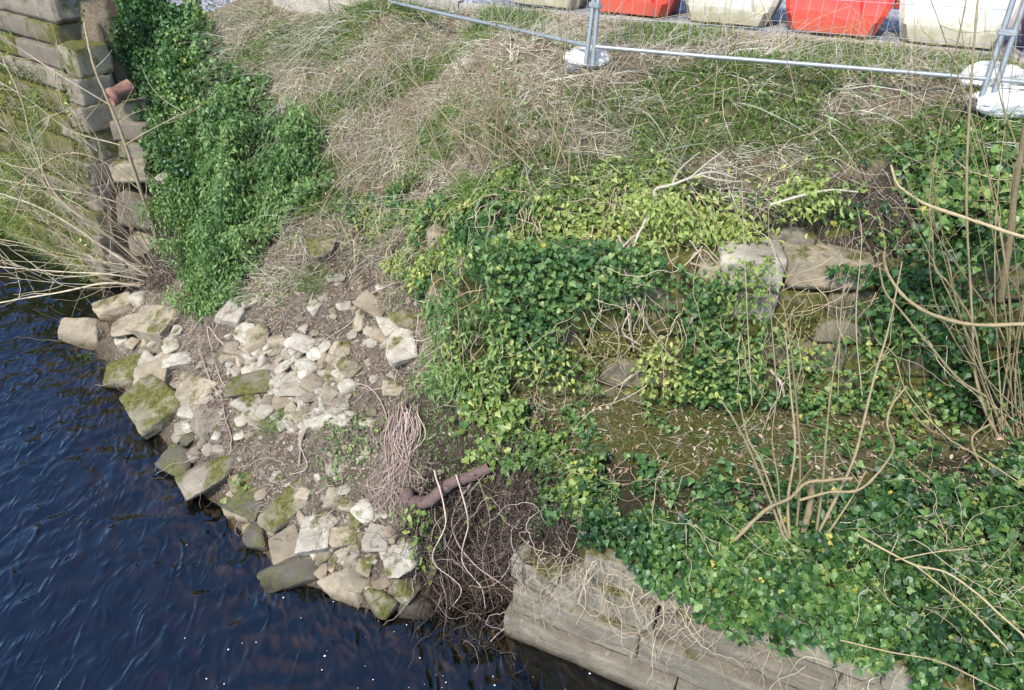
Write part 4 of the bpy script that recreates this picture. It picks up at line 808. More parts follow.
P_ST = [(430, 300), (500, 280), (520, 370), (470, 400), (430, 390)]
t = ivy_thing('ivy', 'tuft of slender-leaved ivy hanging at the broken left end of the upper wall', 470, 350)
P, N = sample_in(1500, P_ST, lambda P, u, v: P[:, 2] < 2.6); P, q = puff(P, N, .3, 2, 35); leaf_obj('foliage', P, N, RNG.uniform(.06, .1, len(P)), (LV, LF), M['lance'], t, lrnd(P, .1, .9, 0, 8))
P, N = wall_pts(900, -.75, -.1, 1.5, 2.5, .35); P, N = sub(P, N, None, lambda P: clumpy(P, 2.4, 41) > -.1); leaf_obj('wall_foliage', P, N, RNG.uniform(.06, .1, len(P)), (LV, LF), M['lance'], t, lrnd(P, .1, .9, 0, 8))
t = ivy_thing('ivy', 'dark ivy bush bulging over the upper wall at the right edge', 990, 170); RIVY = t
P, N = sample_in(1700, P_RB); P, q = puff(P, N, .38, 1.5, 45); leaf_obj('foliage', P, N, RNG.uniform(.045, .075, len(P)), (IV, IF), M['ivydark'], t, lrnd(P, 0, .93, .015))
P, N = wall_pts(6500, 3., 6.5, 1.5, 3.1, .3); P, N = sub(P, N, None, lambda P: clumpy(P, 1.6, 51) + .14 * sst(3.2, 4.4, P[:, 0]) + .15 * sst(2.2, 2.9, P[:, 2]) > .06); leaf_obj('wall_foliage', P, N, RNG.uniform(.04, .07, len(P)), (IV, IF), M['ivydark'], t, lrnd(P, 0, .93, .01))
t = ivy_thing('ivy', 'thin strands of small ivy across the mossy wall below the pale blocks', 800, 300)
P, N = wall_pts(3800, 1.5, 3.6, 1.45, 2.85, .1); P, N = sub(P, N, None, lambda P: clumpy(P, 2.6, 77) > .0); leaf_obj('foliage', P, N, RNG.uniform(.04, .07, len(P)), (IV, IF), M['ivy'], t, lrnd(P, .1, .94, .01))
P, N = wall_pts(3400, .3, 4.2, 1.45, 2.8, .16); uu, vv = proj(P); kp = ~inpoly(uu, vv, [(715, 248), (880, 248), (880, 292), (790, 322), (725, 322)]) & (clumpy(P, 3.4, 177) > -.03); P, N = P[kp], N[kp]; leaf_obj('scattered_foliage', P, N, RNG.uniform(.03, .06, len(P)), (IV, IF), M['ivy'], t, lrnd(P, .1, .95, .02))
t = ivy_thing('laurel_sprig', 'yellow-green leafy sprig above the pale wall blocks', 805, 190, 'shrub')
for c0, r0, nn in [((808, 195), .17, 420), ((690, 225), .22, 420), ((740, 235), .16, 240), ((655, 205), .15, 200)]:
    c = at_y(c0[0], c0[1], 5.6); P = c + RNG.normal(0, 1, (nn, 3)) * np.array([r0, r0 * .5, r0 * .6]); leaf_obj('foliage', P, np.tile([-.2, -.6, .7], (nn, 1)), RNG.uniform(.045, .08, nn), (LV * np.array([1.5, 1, 1]), LF), M['ivylight'], t, lrnd(P, .2, .85, .0, 6))
# ledge ivy with single big leaves
t = ivy_thing('ivy', 'thick dark green ivy carpet covering the ledge above the lower wall', 800, 560); LIVY = t
P, N = sample_in(2500, P_LI, lambda P, u, v: (P[:, 2] > .95) & (P[:, 2] < 1.75) & (clumpy(P, 3.2, 3) + .002 * (v - 470) > -.1)); P, q = puff(P, N, .26, 3.2, 55)
lt = (proj(P)[0] + 80 * (RNG.random(len(P)) - .5) < 590) | (RNG.random(len(P)) < .09)
leaf_obj('foliage', P[~lt], N[~lt], np.clip(RNG.gamma(7, .0078, (~lt).sum()), .022, .095), (IV, IF), M['ivydark'], t, lrnd(P[~lt], 0, .8, .015)); leaf_obj('young_foliage', P[lt], N[lt], RNG.uniform(.045, .075, lt.sum()), (IV, IF), M['ivylight'], t, lrnd(P[lt], .1, .97, .03, 6))
n = 3600; s_ = RNG.uniform(.55, 5.2, n); l_ = RNG.uniform(-.12, .32, n); P = np.stack([LE[0] + LD[0] * s_ + LN[0] * l_, LE[1] + LD[1] * s_ + LN[1] * l_, 1.2 + .12 * RNG.random(n) + .05 * (l_ > 0)], 1); N = np.tile([-.1, -.3, 1.], (n, 1)); leaf_obj('edge_foliage', P, N, RNG.uniform(.04, .07, n), (IV, IF), M['ivydark'], t, lrnd(P, 0, .8, .02))
P, N = lwall_pts(6500, .7, 5, .35, 1.3, .14); P, N = sub(P, N, None, lambda P: clumpy(P, 2.2, 14) + .9 * (P[:, 2] - 1.08) + .2 * np.maximum(vn(((P[:, 0] - LE[0]) * LD[0] + (P[:, 1] - LE[1]) * LD[1]) * 5, 3.) - .45, 0) + .12 * sst(1., 3, (P[:, 0] - LE[0])) > -.06); leaf_obj('hanging_foliage', P, N, RNG.uniform(.04, .075, len(P)), (IV, IF), M['ivydark'], t, lrnd(P, 0, .93, .02))
LMS = []
for k in range(8):
    V, F, R = leaf_geo(np.zeros((1, 3)), np.array([[0, 0, 1.]]), np.array([1.]), (IV, IF), np.array([.12 + .1 * k]), tip=(0, 1, 0), spread=.02, jn=.12); m = np_mesh('leaf', V, F, {'rnd': ('FACE', R)}); m.materials.append(M['ivydark']); LMS.append(m)
def single_leaves(parent, P, N, lo, hi):
    for p, nrm in zip(P, N):
        n = Vector(nrm) + Vector(RNG.normal(0, .35, 3)); fr = frame(n, Vector(RNG.normal(0, 1, 3)) + Vector((1., 0, 0))); s = random.uniform(lo, hi)
        link('leaf', random.choice(LMS), None, parent, mw=Matrix.Translation(p) @ fr.to_4x4() @ Matrix.Rotation(random.uniform(2.2, 4), 4, 'Z') @ Matrix.Diagonal((s, s, s, 1)))
P, N = sample_in(40, [(640, 470), (760, 440), (880, 450), (1024, 440), (1024, 690), (960, 690), (800, 630), (660, 560)], lambda P, u, v: (P[:, 2] > 1.) & (P[:, 2] < 1.8)); P, _ = puff(P, N, .05); P = P + np.array([0, 0, .09]); single_leaves(LIVY, P[:240], N[:240], .06, .09)
P, N = sample_in(45, [(900, 160), (1024, 130), (1024, 260), (920, 230)]); P = P + unit(N + np.array([0, -.4, .5])) * RNG.uniform(.2, .34, len(P))[:, None]; single_leaves(RIVY, P[:90], N[:90], .06, .09)
# patchy ivy and grass on the back of the ledge
P_LB = [(470, 375), (560, 365), (760, 385), (1024, 395), (1200, 400), (1200, 520), (900, 520), (640, 500), (480, 450)]
t = ivy_thing('ground_ivy', 'sparse small ivy and weeds on the mossy back of the ledge', 660, 430)
led = lambda P, u, v: (P[:, 2] > 1.1) & (P[:, 2] < 1.75)
P, N = sample_in(650, P_LB, lambda P, u, v: led(P, u, v) & (clumpy(P, 3., 22) > .06)); leaf_obj('foliage', P + N * RNG.uniform(.01, .07, len(P))[:, None], N, RNG.uniform(.035, .065, len(P)), (IV, IF), M['ivy'], t, lrnd(P, .1, .94, .01))
P, N = sample_in(420, P_LB, lambda P, u, v: led(P, u, v) & (clumpy(P, 2.4, 122) > .05)); leaf_obj('weeds', P + N * RNG.uniform(.01, .05, len(P))[:, None], N, RNG.uniform(.03, .06, len(P)), (LV, LF), M['lance'], t)
P, N = sample_in(420, P_LB, led); n = len(P); blade_obj('dry_litter', P + N * .012, unit(RNG.normal(0, 1, (n, 3))) * np.array([1, 1, .25]) + N * .1, RNG.gamma(2.5, .035, n) + .02, RNG.uniform(.0015, .0035, n), np.tile([0., 0, -.2], (n, 1)), M['dry'], 'dry stalks and straw littering the mossy ledge', 'litter', rnd=RNG.random(n) * .8)
P, N = sample_in(160, P_LB, led); o = leaf_obj('leaf_litter', P + N * .03, N, RNG.uniform(.03, .06, len(P)), (OV, OF), M['dead'], None, jn=.4); o['label'] = 'brown and pale dead leaves lying on the ledge'; o['category'] = 'leaves'
P_ANY = [(60, 290), (200, 200), (330, 230), (430, 280), (520, 370), (560, 480), (560, 620), (400, 620), (200, 480), (110, 330)]
P, N = sample_in(900, P_ANY, lambda P, u, v: P[:, 2] > .12); n = len(P); blade_obj('dry_litter', P + N * .008, unit(RNG.normal(0, 1, (n, 3))) * np.array([1, 1, .3]) + N * .08, RNG.gamma(2.2, .03, n) + .02, RNG.uniform(.0012, .003, n), np.tile([0., 0, -.2], (n, 1)), M['dry'], 'broken straw and root fibres strewn over the collapsed slope', 'litter', rnd=RNG.random(n) * .7)
P, N = sample_in(60, P_ANY, lambda P, u, v: P[:, 2] > .12); o = leaf_obj('leaf_litter', P + N * .02, N, RNG.uniform(.02, .045, len(P)), (OV, OF), M['dead'], None, jn=.5); o['label'] = 'brown dead leaves strewn over the collapsed slope'; o['category'] = 'leaves'
P, N = sample_in(900, [(380, 250), (440, 230), (470, 300), (450, 400), (480, 470), (430, 480), (405, 420), (430, 340)], lambda P, u, v: clumpy(P, 2.2, 300) > -.06); n = len(P)
blade_obj('green_grass', P, N + RNG.normal(0, .6, (n, 3)), RNG.gamma(3, .022, n) + .03, RNG.uniform(.002, .0045, n), np.tile([0, -.2, -.35], (n, 1)), M['green'], 'thin green grass between the bare slope and the upper wall end', 'grass')
P, N = sample_in(900, [(740, 195), (905, 165), (915, 260), (745, 262)], lambda P, u, v: P[:, 2] > 2.2); n = len(P)
blade_obj('dry_litter', P + N * .01, unit(RNG.normal(0, 1, (n, 3))) * np.array([1, 1, .4]) + N * .25 + np.array([0, -.3, -.3]), RNG.gamma(3, .04, n) + .03, RNG.uniform(.0015, .0035, n), np.tile([0., -.1, -.4], (n, 1)), M['dry'], 'dead stalks hanging into the hollow above the pale wall blocks', 'litter', rnd=RNG.random(n) * .55)
P, N = sample_in(500, [(750, 195), (905, 165), (915, 250), (860, 235)], lambda P, u, v: (P[:, 2] > 2.4) & (clumpy(P, 3., 400) > .0)); o = leaf_obj('small_weeds', P + unit(N) * RNG.uniform(.02, .1, len(P))[:, None], N, RNG.uniform(.035, .06, len(P)), (IV, IF), M['ivydark'], None); o['label'] = 'small dark leaves round the hollow above the pale wall blocks'; o['category'] = 'weeds'
# leafy bits on the slope
def tuft(label, u, v, n, r, size, T, mat, lift=.08):
    t = ivy_thing('seedling_patch', label, u, v, 'plant'); c = hit(u, v); x = c[0] + RNG.normal(0, r, n); y = c[1] + RNG.normal(0, r, n); P = np.stack([x, y, ground_z(x, y) + RNG.uniform(.01, lift, n)], 1)
    leaf_obj('foliage', P, np.tile([0, -.4, .8], (n, 1)), RNG.uniform(.6, 1.2, n) * size, T, M[mat], t, lrnd(P, .1, .95, .01))
tuft('bright green leaf spray under the bent brown root', 420, 545, 90, .09, .08, (OV, OF), 'ivylight', .25)
tuft('low green weeds on the slope under the curved root', 345, 445, 260, .2, .05, (OV, OF), 'lance')
tuft('small weeds right of the bare slope beside the hanging roots', 440, 430, 520, .24, .05, (LV, LF), 'lance')
tuft('few pale leaves on a shoot over the water by the ridged boulder', 240, 498, 14, .06, .07, (IV, IF), 'ivylight', .2)
tuft('yellowish ivy leaves at the left tip of the ledge', 480, 410, 110, .13, .075, (IV, IF), 'ivylight', .25)
tuft('yellow-green ivy leaves hanging over the dark hollow', 500, 450, 120, .15, .075, (IV, IF), 'ivylight', .2)
tuft('green weeds at the top right of the bare slope', 400, 285, 260, .16, .055, (LV, LF), 'lance')
tuft('small ivy leaves low in the dark hollow beside the lower wall', 545, 520, 130, .12, .055, (IV, IF), 'ivy', .15)
tuft('dark leafy patch at the middle of the dry bank', 640, 170, 200, .2, .05, (OV, OF), 'lance')
tuft('mossy weed patch at the head of the rubble slope', 280, 275, 220, .22, .04, (OV, OF), 'ivylight', .04)

# ------------------------------------------------------------------ stems, roots, branches
def walk(p, d, n, step, pull, jit, floor=True, lift=.02):
    p = np.array(p, float); d = unit(np.array(d, float)); out = [p.copy()]
    for _ in range(n):
        d = unit(d + np.array(pull) * step * 3 + RNG.normal(0, jit, 3)); p = p + d * step
        if floor:
            gz_ = float(gzq(p[0], p[1])) + lift
            if p[2] < gz_: p[2] = gz_
        out.append(p.copy())
    return np.array(out)
def tangle(name, label, cat, poly, dens, n, step, pull, jit, r, mat, lift=.03, d0=(0, -.5, -.3), keep=None, off=.05):
    P, N = sample_in(dens, poly, keep); paths = []
    for p, nn in zip(P, N):
        k = RNG.uniform(.5, 1.3); paths.append((walk(p + nn * off * RNG.random(), np.array(d0) + RNG.normal(0, .8, 3), int(n * RNG.uniform(.5, 1.3)), step, pull, jit, True, lift * RNG.random()), r * k, r * k * .35))
    V, F, R = tubes(paths, 4); return link(name, np_mesh(name, V, F, {'rnd': ('FACE', R)}, True), M[mat], None, label, cat, None, 'stuff')
tangle('root_tangle', 'tangle of thin roots coloured dark for shade in the hollow left of the lower wall', 'roots', P_PIT, 260, 14, .045, (0, -.2, -.6), .42, .004, 'shaderoot', .1, keep=lambda P, u, v: P[:, 2] > -.1)
tangle('root_tangle', 'pale thin roots looping over the dark hollow', 'roots', P_PIT, 26, 18, .05, (0, -.3, -.7), .36, .0035, 'root', .16, keep=lambda P, u, v: P[:, 2] > -.1)
tangle('root_tangle', 'fine pinkish roots lying over the bare slope', 'roots', P_RUB, 42, 14, .05, (-.1, -.3, -.4), .4, .0035, 'root', .04, keep=lambda P, u, v: P[:, 2] > .1)
tangle('stem_tangle', 'bare ivy stems showing through the middle ivy', 'stems', P_MID, 40, 16, .05, (0, -.4, -.5), .35, .005, 'twig', .1, keep=lambda P, u, v: P[:, 2] > 1.9)
tangle('stem_tangle', 'thin creeping stems running through the ledge ivy', 'stems', P_LI, 20, 18, .05, (0, -.1, -.1), .25, .0028, 'twig', .22, keep=lambda P, u, v: (P[:, 2] > 1.) & (P[:, 2] < 1.75))
tangle('stem_tangle', 'dead twigs and brambles lying in the bank grass', 'stems', P_BANK, 14, 16, .055, (.05, -.2, -.1), .18, .0035, 'twig', .16, keep=lambda P, u, v: ~onroad(P))
tangle('stem_tangle', 'dry stalks heaped along the foot of the upper wall', 'stems', [(740, 380), (1010, 380), (1100, 410), (960, 415), (740, 402)], 70, 12, .06, (.3, 0, -.1), .2, .004, 'shaderoot', .1, d0=(1, 0, 0), keep=led)
paths = []
for k in range(240):                                             # stems clinging to the wall faces
    P, N = wall_pts(1, -.7, 3.6, 1.9, 3.0, .05) if k % 3 else wall_pts(1, -.7, 1.2, 1.7, 2.9, .05)
    q = walk(P[0], (RNG.normal(0, .6), -.05, -.8), int(RNG.integers(8, 24)), .05, (0, .0, -.35), .24, False); q[:, 1] = np.minimum(q[:, 1], uw_y(q[:, 0]) - .2 + .02 * RNG.random()); q[:, 2] = np.maximum(q[:, 2], 1.4); paths.append((q, RNG.uniform(.002, .006), .0015))
tube_obj('stem_tangle', paths, M['twig'], None, 4, label='bare ivy stems clinging to the mossy upper wall', cat='stems', kind='stuff')
paths = []
for k in range(150):                                             # dry vine stems trailing over the lower wall
    P, N = lwall_pts(1, .3 if k < 70 else .4, 1.5 if k < 70 else 4.8, .95, 1.3, .05); q = walk(P[0], (RNG.normal(0, .6), -.2, -.7), int(RNG.integers(7, 20)), .045, (-.0, -.05, -.45), .36, False)
    l = (q[:, 0] - LE[0]) * LN[0] + (q[:, 1] - LE[1]) * LN[1]; lim = -.05 - .14 * (1.2 - q[:, 2]) / 1.2; ov = np.maximum(l - lim, 0); q[:, :2] -= ov[:, None] * LN[None]; q[:, 2] = np.maximum(q[:, 2], .03); paths.append((q, RNG.uniform(.0016, .0036), .001))
tube_obj('stem_tangle', paths, M['twig'], None, 4, label='thin straw-coloured vine stems trailing down the lower wall', cat='stems', kind='stuff')
def pix_path(L, y=None, n=5):
    out = []
    if isinstance(L[0][0], np.floating): return smooth_path(np.array(L), n)
    for q in L:
        if len(q) == 3: out.append(at_y(*q))
        else: out.append(gp(q[0], q[1], .04))
    return smooth_path(out, n)
# hanging root bundle
rb = thing('root_bundle', 'dense pinkish bundle of roots hanging down the middle of the slope', 'roots', hit(398, 470)); paths = []
for k in range(150):
    u0 = 405 + random.gauss(0, 8); y0 = hit(400, 430)[1]; q = [(u0, 415 + random.uniform(-10, 10)), (u0 - 3 + random.gauss(0, 5), 440), (398 + random.gauss(0, 8), 465), (392 + random.gauss(0, 12), 485), (388 + random.gauss(0, 18), 505 + random.uniform(-15, 15))]
    Q = np.array([gp(a, b, .03) for a, b in q]); Q += RNG.normal(0, .012, Q.shape) + np.array([0, -.05, .07]) * RNG.random(); paths.append((smooth_path(Q, 4), RNG.uniform(.0025, .0065), .0015))
tube_obj('roots', paths, M['root'], rb, 4, kind='stuff')
def vine(label, L, r0, r1, mat='root', name='root', cat='root', knob=.25, sides=7, lift=None):
    P = pix_path(L, n=6); P = P + RNG.normal(0, min(r0 * .25, .003), P.shape); return tube_obj(name, [(P, r0, r1)], M[mat], None, sides, knob, label=label, cat=cat)
vine('thick bent purple-brown root lying across the hollow like a pipe', [tuple(gp(u_, v_, .16)) for u_, v_ in [(408, 504), (411, 513), (428, 514), (443, 503), (455, 494), (472, 489), (490, 480)]], .064, .048, 'purple', 'bent_root', 'root', .18, 12)
vine('white twisting root on the slope above the tall ridged boulder', [(200, 352), (212, 385), (222, 400), (226, 420), (232, 440), (230, 462), (231, 485)], .013, .006)
vine('curved brown root arching over the slope below the rubble heap', [(300, 470), (303, 440), (322, 412), (345, 392), (365, 388), (380, 402), (388, 425), (390, 450)], .013, .008)
vine('thin pale root running from heap to slope foot', [(318, 405), (309, 425), (300, 445), (308, 470), (290, 478)], .008, .005)
vine('long thin root across the upper bare soil', [(408, 270), (395, 285), (368, 300), (352, 325), (330, 340), (318, 350)], .007, .004)
vine('straight reddish stem leaning down the left slope to the water', [(262, 330), (240, 350), (222, 345), (208, 330), (220, 378), (236, 400)], .009, .005)
for k, L in enumerate([[(630, 240, 5.35), (626, 262, 5.3), (632, 290, 5.28), (630, 320, 5.28), (634, 350, 5.3)], [(640, 232, 5.38), (622, 250, 5.3), (628, 280, 5.26), (645, 320, 5.24), (676, 365, 5.24), (678, 376, 5.22)], [(618, 235, 5.36), (634, 270, 5.3), (636, 300, 5.28), (622, 330, 5.27), (640, 345, 5.25)], [(648, 215, 5.45), (636, 240, 5.33), (624, 275, 5.3), (630, 330, 5.27)]]):
    vine(['thickest bare ivy stem hanging down the middle of the upper wall', 'long ivy stem trailing from the wall to the ledge', 'crossing ivy stem on the upper wall middle', 'short ivy stem at the top of the wall middle'][k], L, .012 - .001 * k, .006, 'root', 'hanging_vine', 'vine')
for k, L in enumerate([[(722, 285, 5.3), (706, 268, 5.28), (690, 262, 5.3), (702, 250, 5.35), (716, 262, 5.25)], [(688, 330, 5.2), (700, 300, 5.22), (712, 280, 5.25), (700, 255, 5.3), (690, 240, 5.4)], [(770, 302, 5.15), (740, 296, 5.18), (715, 310, 5.18), (700, 330, 5.18)]]):
    vine(['looping pale ivy stem left of the pale block', 'ivy stem crossing left of the pale wall block', 'pale stem creeping below the pale wall blocks'][k], L, .012, .006, 'root', 'hanging_vine', 'vine')
for k in range(6):
    u = 440 + 22 * k; vine(['thick root looping beside the mossy water stone', 'root falling from the bent brown root into the hollow', 'pale root dangling in the middle of the hollow', 'root reaching from the hollow to the water', 'root hanging beside the end of the lower wall', 'root at the corner of the lower wall'][k],
        [(u - 6, 470 + 4 * k, 4.7), (u + 6, 520, 4.45), (u + random.uniform(-14, 14), 560, 4.3), (u + random.uniform(0, 30), 590, 4.15), (u + random.uniform(-10, 40), 622, 4.0)], .008 - .0008 * k, .003, 'root', 'root', 'root')
vine('long thin pale root trailing from the hollow down into the water', [(478, 470, 4.8), (452, 520, 4.55), (470, 560, 4.3), (510, 590, 4.1), (525, 605, 3.95), (492, 640, 3.75), (470, 665, 3.65), (462, 700, 3.5)], .008, .004)
vine('forked root lying above the water edge', [(405, 560), (420, 585, 4.3), (440, 605, 4.2), (465, 620, 4.1)], .01, .005)
# dead pale branch on the bank
db = thing('dead_branch', 'bleached forked dead branch lying above the middle ivy', 'branch', hit(680, 185)); paths = []
for L, r0, r1 in [([(657, 205, 5.75), (655, 190, 5.8), (672, 185, 5.75), (690, 178, 5.75), (712, 172, 5.75), (735, 178, 5.8)], .017, .006), ([(672, 185, 5.75), (678, 172, 5.8), (690, 160, 5.8), (700, 152, 5.8)], .012, .004), ([(690, 178, 5.75), (706, 164, 5.75), (722, 152, 5.8)], .01, .004), ([(700, 175, 5.75), (720, 180, 5.72), (745, 182, 5.75)], .008, .003), ([(706, 164, 5.75), (725, 166, 5.75), (742, 160, 5.8)], .006, .003)]:
    paths.append((smooth_path([at_y(*q) for q in L], 5), r0, r1))
for k, p in enumerate(paths): tube_obj('limb', [p], M['grey_branch'], db, 6, .3)
tube_obj('fallen_branch', [(smooth_path([at_y(*q) for q in [(770, 205, 5.45), (800, 196, 5.45), (830, 190, 5.5), (858, 192, 5.5)]], 5), .012, .007)], M['grey_branch'], None, 6, .3, label='short pale stick lying above the pale wall blocks', cat='branch')
vine('bleached stick end standing on the ledge by the wall foot', [(768, 368, 5.2), (776, 376, 5.15), (782, 386, 5.1), (784, 396, 5.1)], .016, .012, 'grey_branch', 'fallen_branch', 'branch')
# shrubs: stems from the photo, twigs grown on them
def shrub(name, label, base, stems, mat, twig_n=3, tw=(.25, .0022), leafy=None, cat='shrub', droop=(0, 0, .2), name_part='stem'):
    t = thing(name, label, cat, base); tw_paths = []
    for L, r0, r1 in stems:
        P = smooth_path([at_y(*q) if len(q) == 3 else gp(*q) for q in L], 6); P += np.cumsum(RNG.normal(0, r0 * .12, P.shape), 0) * np.linspace(0, 1, len(P))[:, None]
        tube_obj(name_part, [(P, r0, r1)], M[mat], t, 6, .4)
        for _ in range(twig_n):
            i = int(RNG.integers(len(P) // 3, len(P) - 1)); d = unit(P[min(i + 1, len(P) - 1)] - P[i]) + RNG.normal(0, .6, 3); tw_paths.append((walk(P[i], d, int(RNG.integers(5, 11)), tw[0] / 7, droop, .13, False), tw[1], tw[1] * .4))
    if tw_paths: tube_obj('twigs', tw_paths, M[mat], t, 4, kind='stuff')
    return t
bs = hit(795, 545); yb = bs[1]
shrub('bare_shrub', 'bare multi-stemmed shrub growing from the ledge ivy', bs, [
  ([(790, 545, yb), (788, 500, yb - .02), (795, 450, yb - .05), (790, 390, yb), (785, 330, yb + .02)], .013, .005), ([(795, 545, yb), (800, 480, yb), (798, 420, yb + .05), (792, 360, yb + .05), (784, 300, yb + .1)], .011, .004),
  ([(815, 540, yb), (822, 490, yb), (826, 440, yb), (832, 380, yb + .05), (845, 310, yb + .1)], .012, .004), ([(812, 545, yb), (835, 500, yb), (855, 455, yb), (872, 390, yb + .05), (890, 325, yb + .1), (905, 260, yb + .15)], .013, .004),
  ([(785, 540, yb), (770, 500, yb), (750, 450, yb - .05), (735, 420, yb - .1), (722, 400, yb - .1)], .011, .004), ([(790, 545, yb), (775, 500, yb), (760, 460, yb), (748, 440, yb), (738, 400, yb)], .01, .004),
  ([(800, 540, yb), (808, 515, yb), (812, 490, yb), (810, 484, yb)], .03, .022), ([(735, 540, yb - .1), (765, 510, yb - .05), (790, 498, yb - .1), (805, 484, yb - .1), (830, 480, yb - .1), (852, 478, yb - .1)], .014, .01),
  ([(800, 500, yb - .05), (830, 492, yb - .08), (858, 490, yb - .1), (880, 470, yb), (893, 448, yb), (886, 425, yb), (890, 405, yb + .1), (905, 385, yb + .2)], .011, .005), ([(782, 540, yb), (778, 480, yb), (772, 440, yb), (778, 390, yb)], .007, .003), ([(820, 545, yb), (850, 500, yb), (866, 470, yb)], .009, .004)], 'bark', 2, (.3, .003))
yr = 4.75
fan2 = []
for k in range(13):
    a0 = (random.uniform(995, 1040), random.uniform(420, 480), 4.75); e0 = (random.uniform(890, 1050), random.uniform(-20, 360)); fan2.append(([a0, ((a0[0] + e0[0]) / 2 + random.uniform(-25, 25), (a0[1] + e0[1]) / 2 + random.uniform(0, 40), 4.7), (e0[0], e0[1], 4.7 - random.uniform(0, .3))], random.uniform(.004, .008), .002))
shrub('bare_shrub', 'large bare shrub with arching stems at the right edge', at_y(1010, 470, yr), [
  ([(1010, 470, yr), (1000, 440, yr), (985, 410, yr), (975, 370, yr), (972, 300, yr), (968, 200, yr - .1), (975, 60, yr - .2), (985, -60, yr - .2)], .014, .006),
  ([(1030, 470, yr), (1010, 430, yr), (990, 400, yr), (960, 380, yr - .1), (930, 345, yr - .2), (905, 315, yr - .2), (885, 290, yr - .2), (880, 265, yr - .2)], .013, .006),
  ([(1080, 325, 4.4), (1024, 324, 4.5), (985, 325, 4.5), (950, 320, 4.5), (920, 308, 4.5), (898, 290, 4.55), (885, 270, 4.6), (882, 250, 4.6)], .017, .01),
  ([(1090, 250, 4.2), (1024, 237, 4.3), (985, 224, 4.4), (950, 212, 4.45), (925, 202, 4.5), (908, 190, 4.5), (897, 178, 4.55), (892, 160, 4.6)], .014, .007),
  ([(1024, 455, 4.6), (1000, 462, 4.6), (975, 455, 4.6), (950, 440, 4.6), (925, 415, 4.65), (905, 390, 4.7), (895, 360, 4.75)], .009, .004),
  ([(1040, 490, 4.3), (1010, 482, 4.35), (985, 470, 4.4), (972, 440, 4.5), (990, 425, 4.6)], .012, .008),
  ([(998, 425, 4.9), (985, 436, 4.85), (960, 440, 4.7), (935, 432, 4.6), (915, 415, 4.65), (905, 395, 4.7)], .011, .004),
  ([(1000, 300, 5.), (1008, 250, 4.9), (1015, 180, 4.8), (1024, 120, 4.7)], .028, .02),
  ([(1005, 470, yr), (1000, 420, yr), (1010, 340, yr), (1005, 260, yr), (990, 180, yr), (960, 80, yr - .1), (930, 0, yr - .1)], .009, .003),
  ([(1000, 450, yr), (985, 390, yr), (975, 330, yr), (960, 300, yr), (945, 280, yr), (935, 270, yr), (932, 240, yr), (930, 180, yr), (960, 20, yr - .1), (970, -40, yr - .1)], .01, .004),
  ([(1015, 470, yr), (1020, 400, yr), (1000, 330, yr), (960, 270, yr), (925, 220, yr), (905, 180, yr)], .008, .003),
  ([(1020, 470, yr), (1015, 380, yr), (1024, 300, yr), (1030, 200, yr), (1000, 100, yr), (990, 40, yr)], .009, .003),
  ([(1010, 470, yr), (990, 400, yr), (955, 340, yr), (935, 300, yr), (930, 240, yr), (945, 160, yr)], .007, .003)] + fan2, 'bark', 3, (.4, .003))
shrub('fallen_branch', 'long pale branch lying over the ivy in the lower right corner', at_y(960, 600, 3.14), [
  ([(858, 535, 3.59), (885, 550, 3.44), (915, 565, 3.34), (945, 572, 3.24), (975, 592, 3.09), (1000, 615, 2.94), (1040, 650, 2.79)], 0.0060, 0.0083), ([(915, 565, 3.34), (940, 585, 3.22), (970, 610, 3.04), (1000, 640, 2.84), (1030, 675, 2.69)], 0.0053, 0.0060),
  ([(895, 560, 3.39), (935, 552, 3.34), (970, 548, 3.34)], 0.0053, 0.0030), ([(950, 440, 4.04), (985, 460, 3.84), (1024, 485, 3.64), (1060, 500, 3.54)], 0.0060, 0.0037), ([(840, 640, 2.89), (890, 652, 2.79), (940, 662, 2.69), (1000, 690, 2.54), (1030, 705, 2.44)], 0.0053, 0.0037)], 'bark', 5, (.22, .0022), cat='branch', droop=(0, 0, -.1), name_part='limb')
ys = 9.35
fan = []
for k in range(24):
    a0 = (160 + random.uniform(-8, 8), random.uniform(255, 300), 9.3); e0 = (random.uniform(-40, 70), random.uniform(40, 340)); dy = random.uniform(.2, .9); md = (a0[0] * .5 + e0[0] * .5 + random.uniform(-15, 15), a0[1] * .55 + e0[1] * .45 + random.uniform(-14, 22), 9.3 - dy * .6)
    fan.append(([a0, md, (e0[0], e0[1], 9.3 - dy)], random.uniform(.005, .009), .0025))
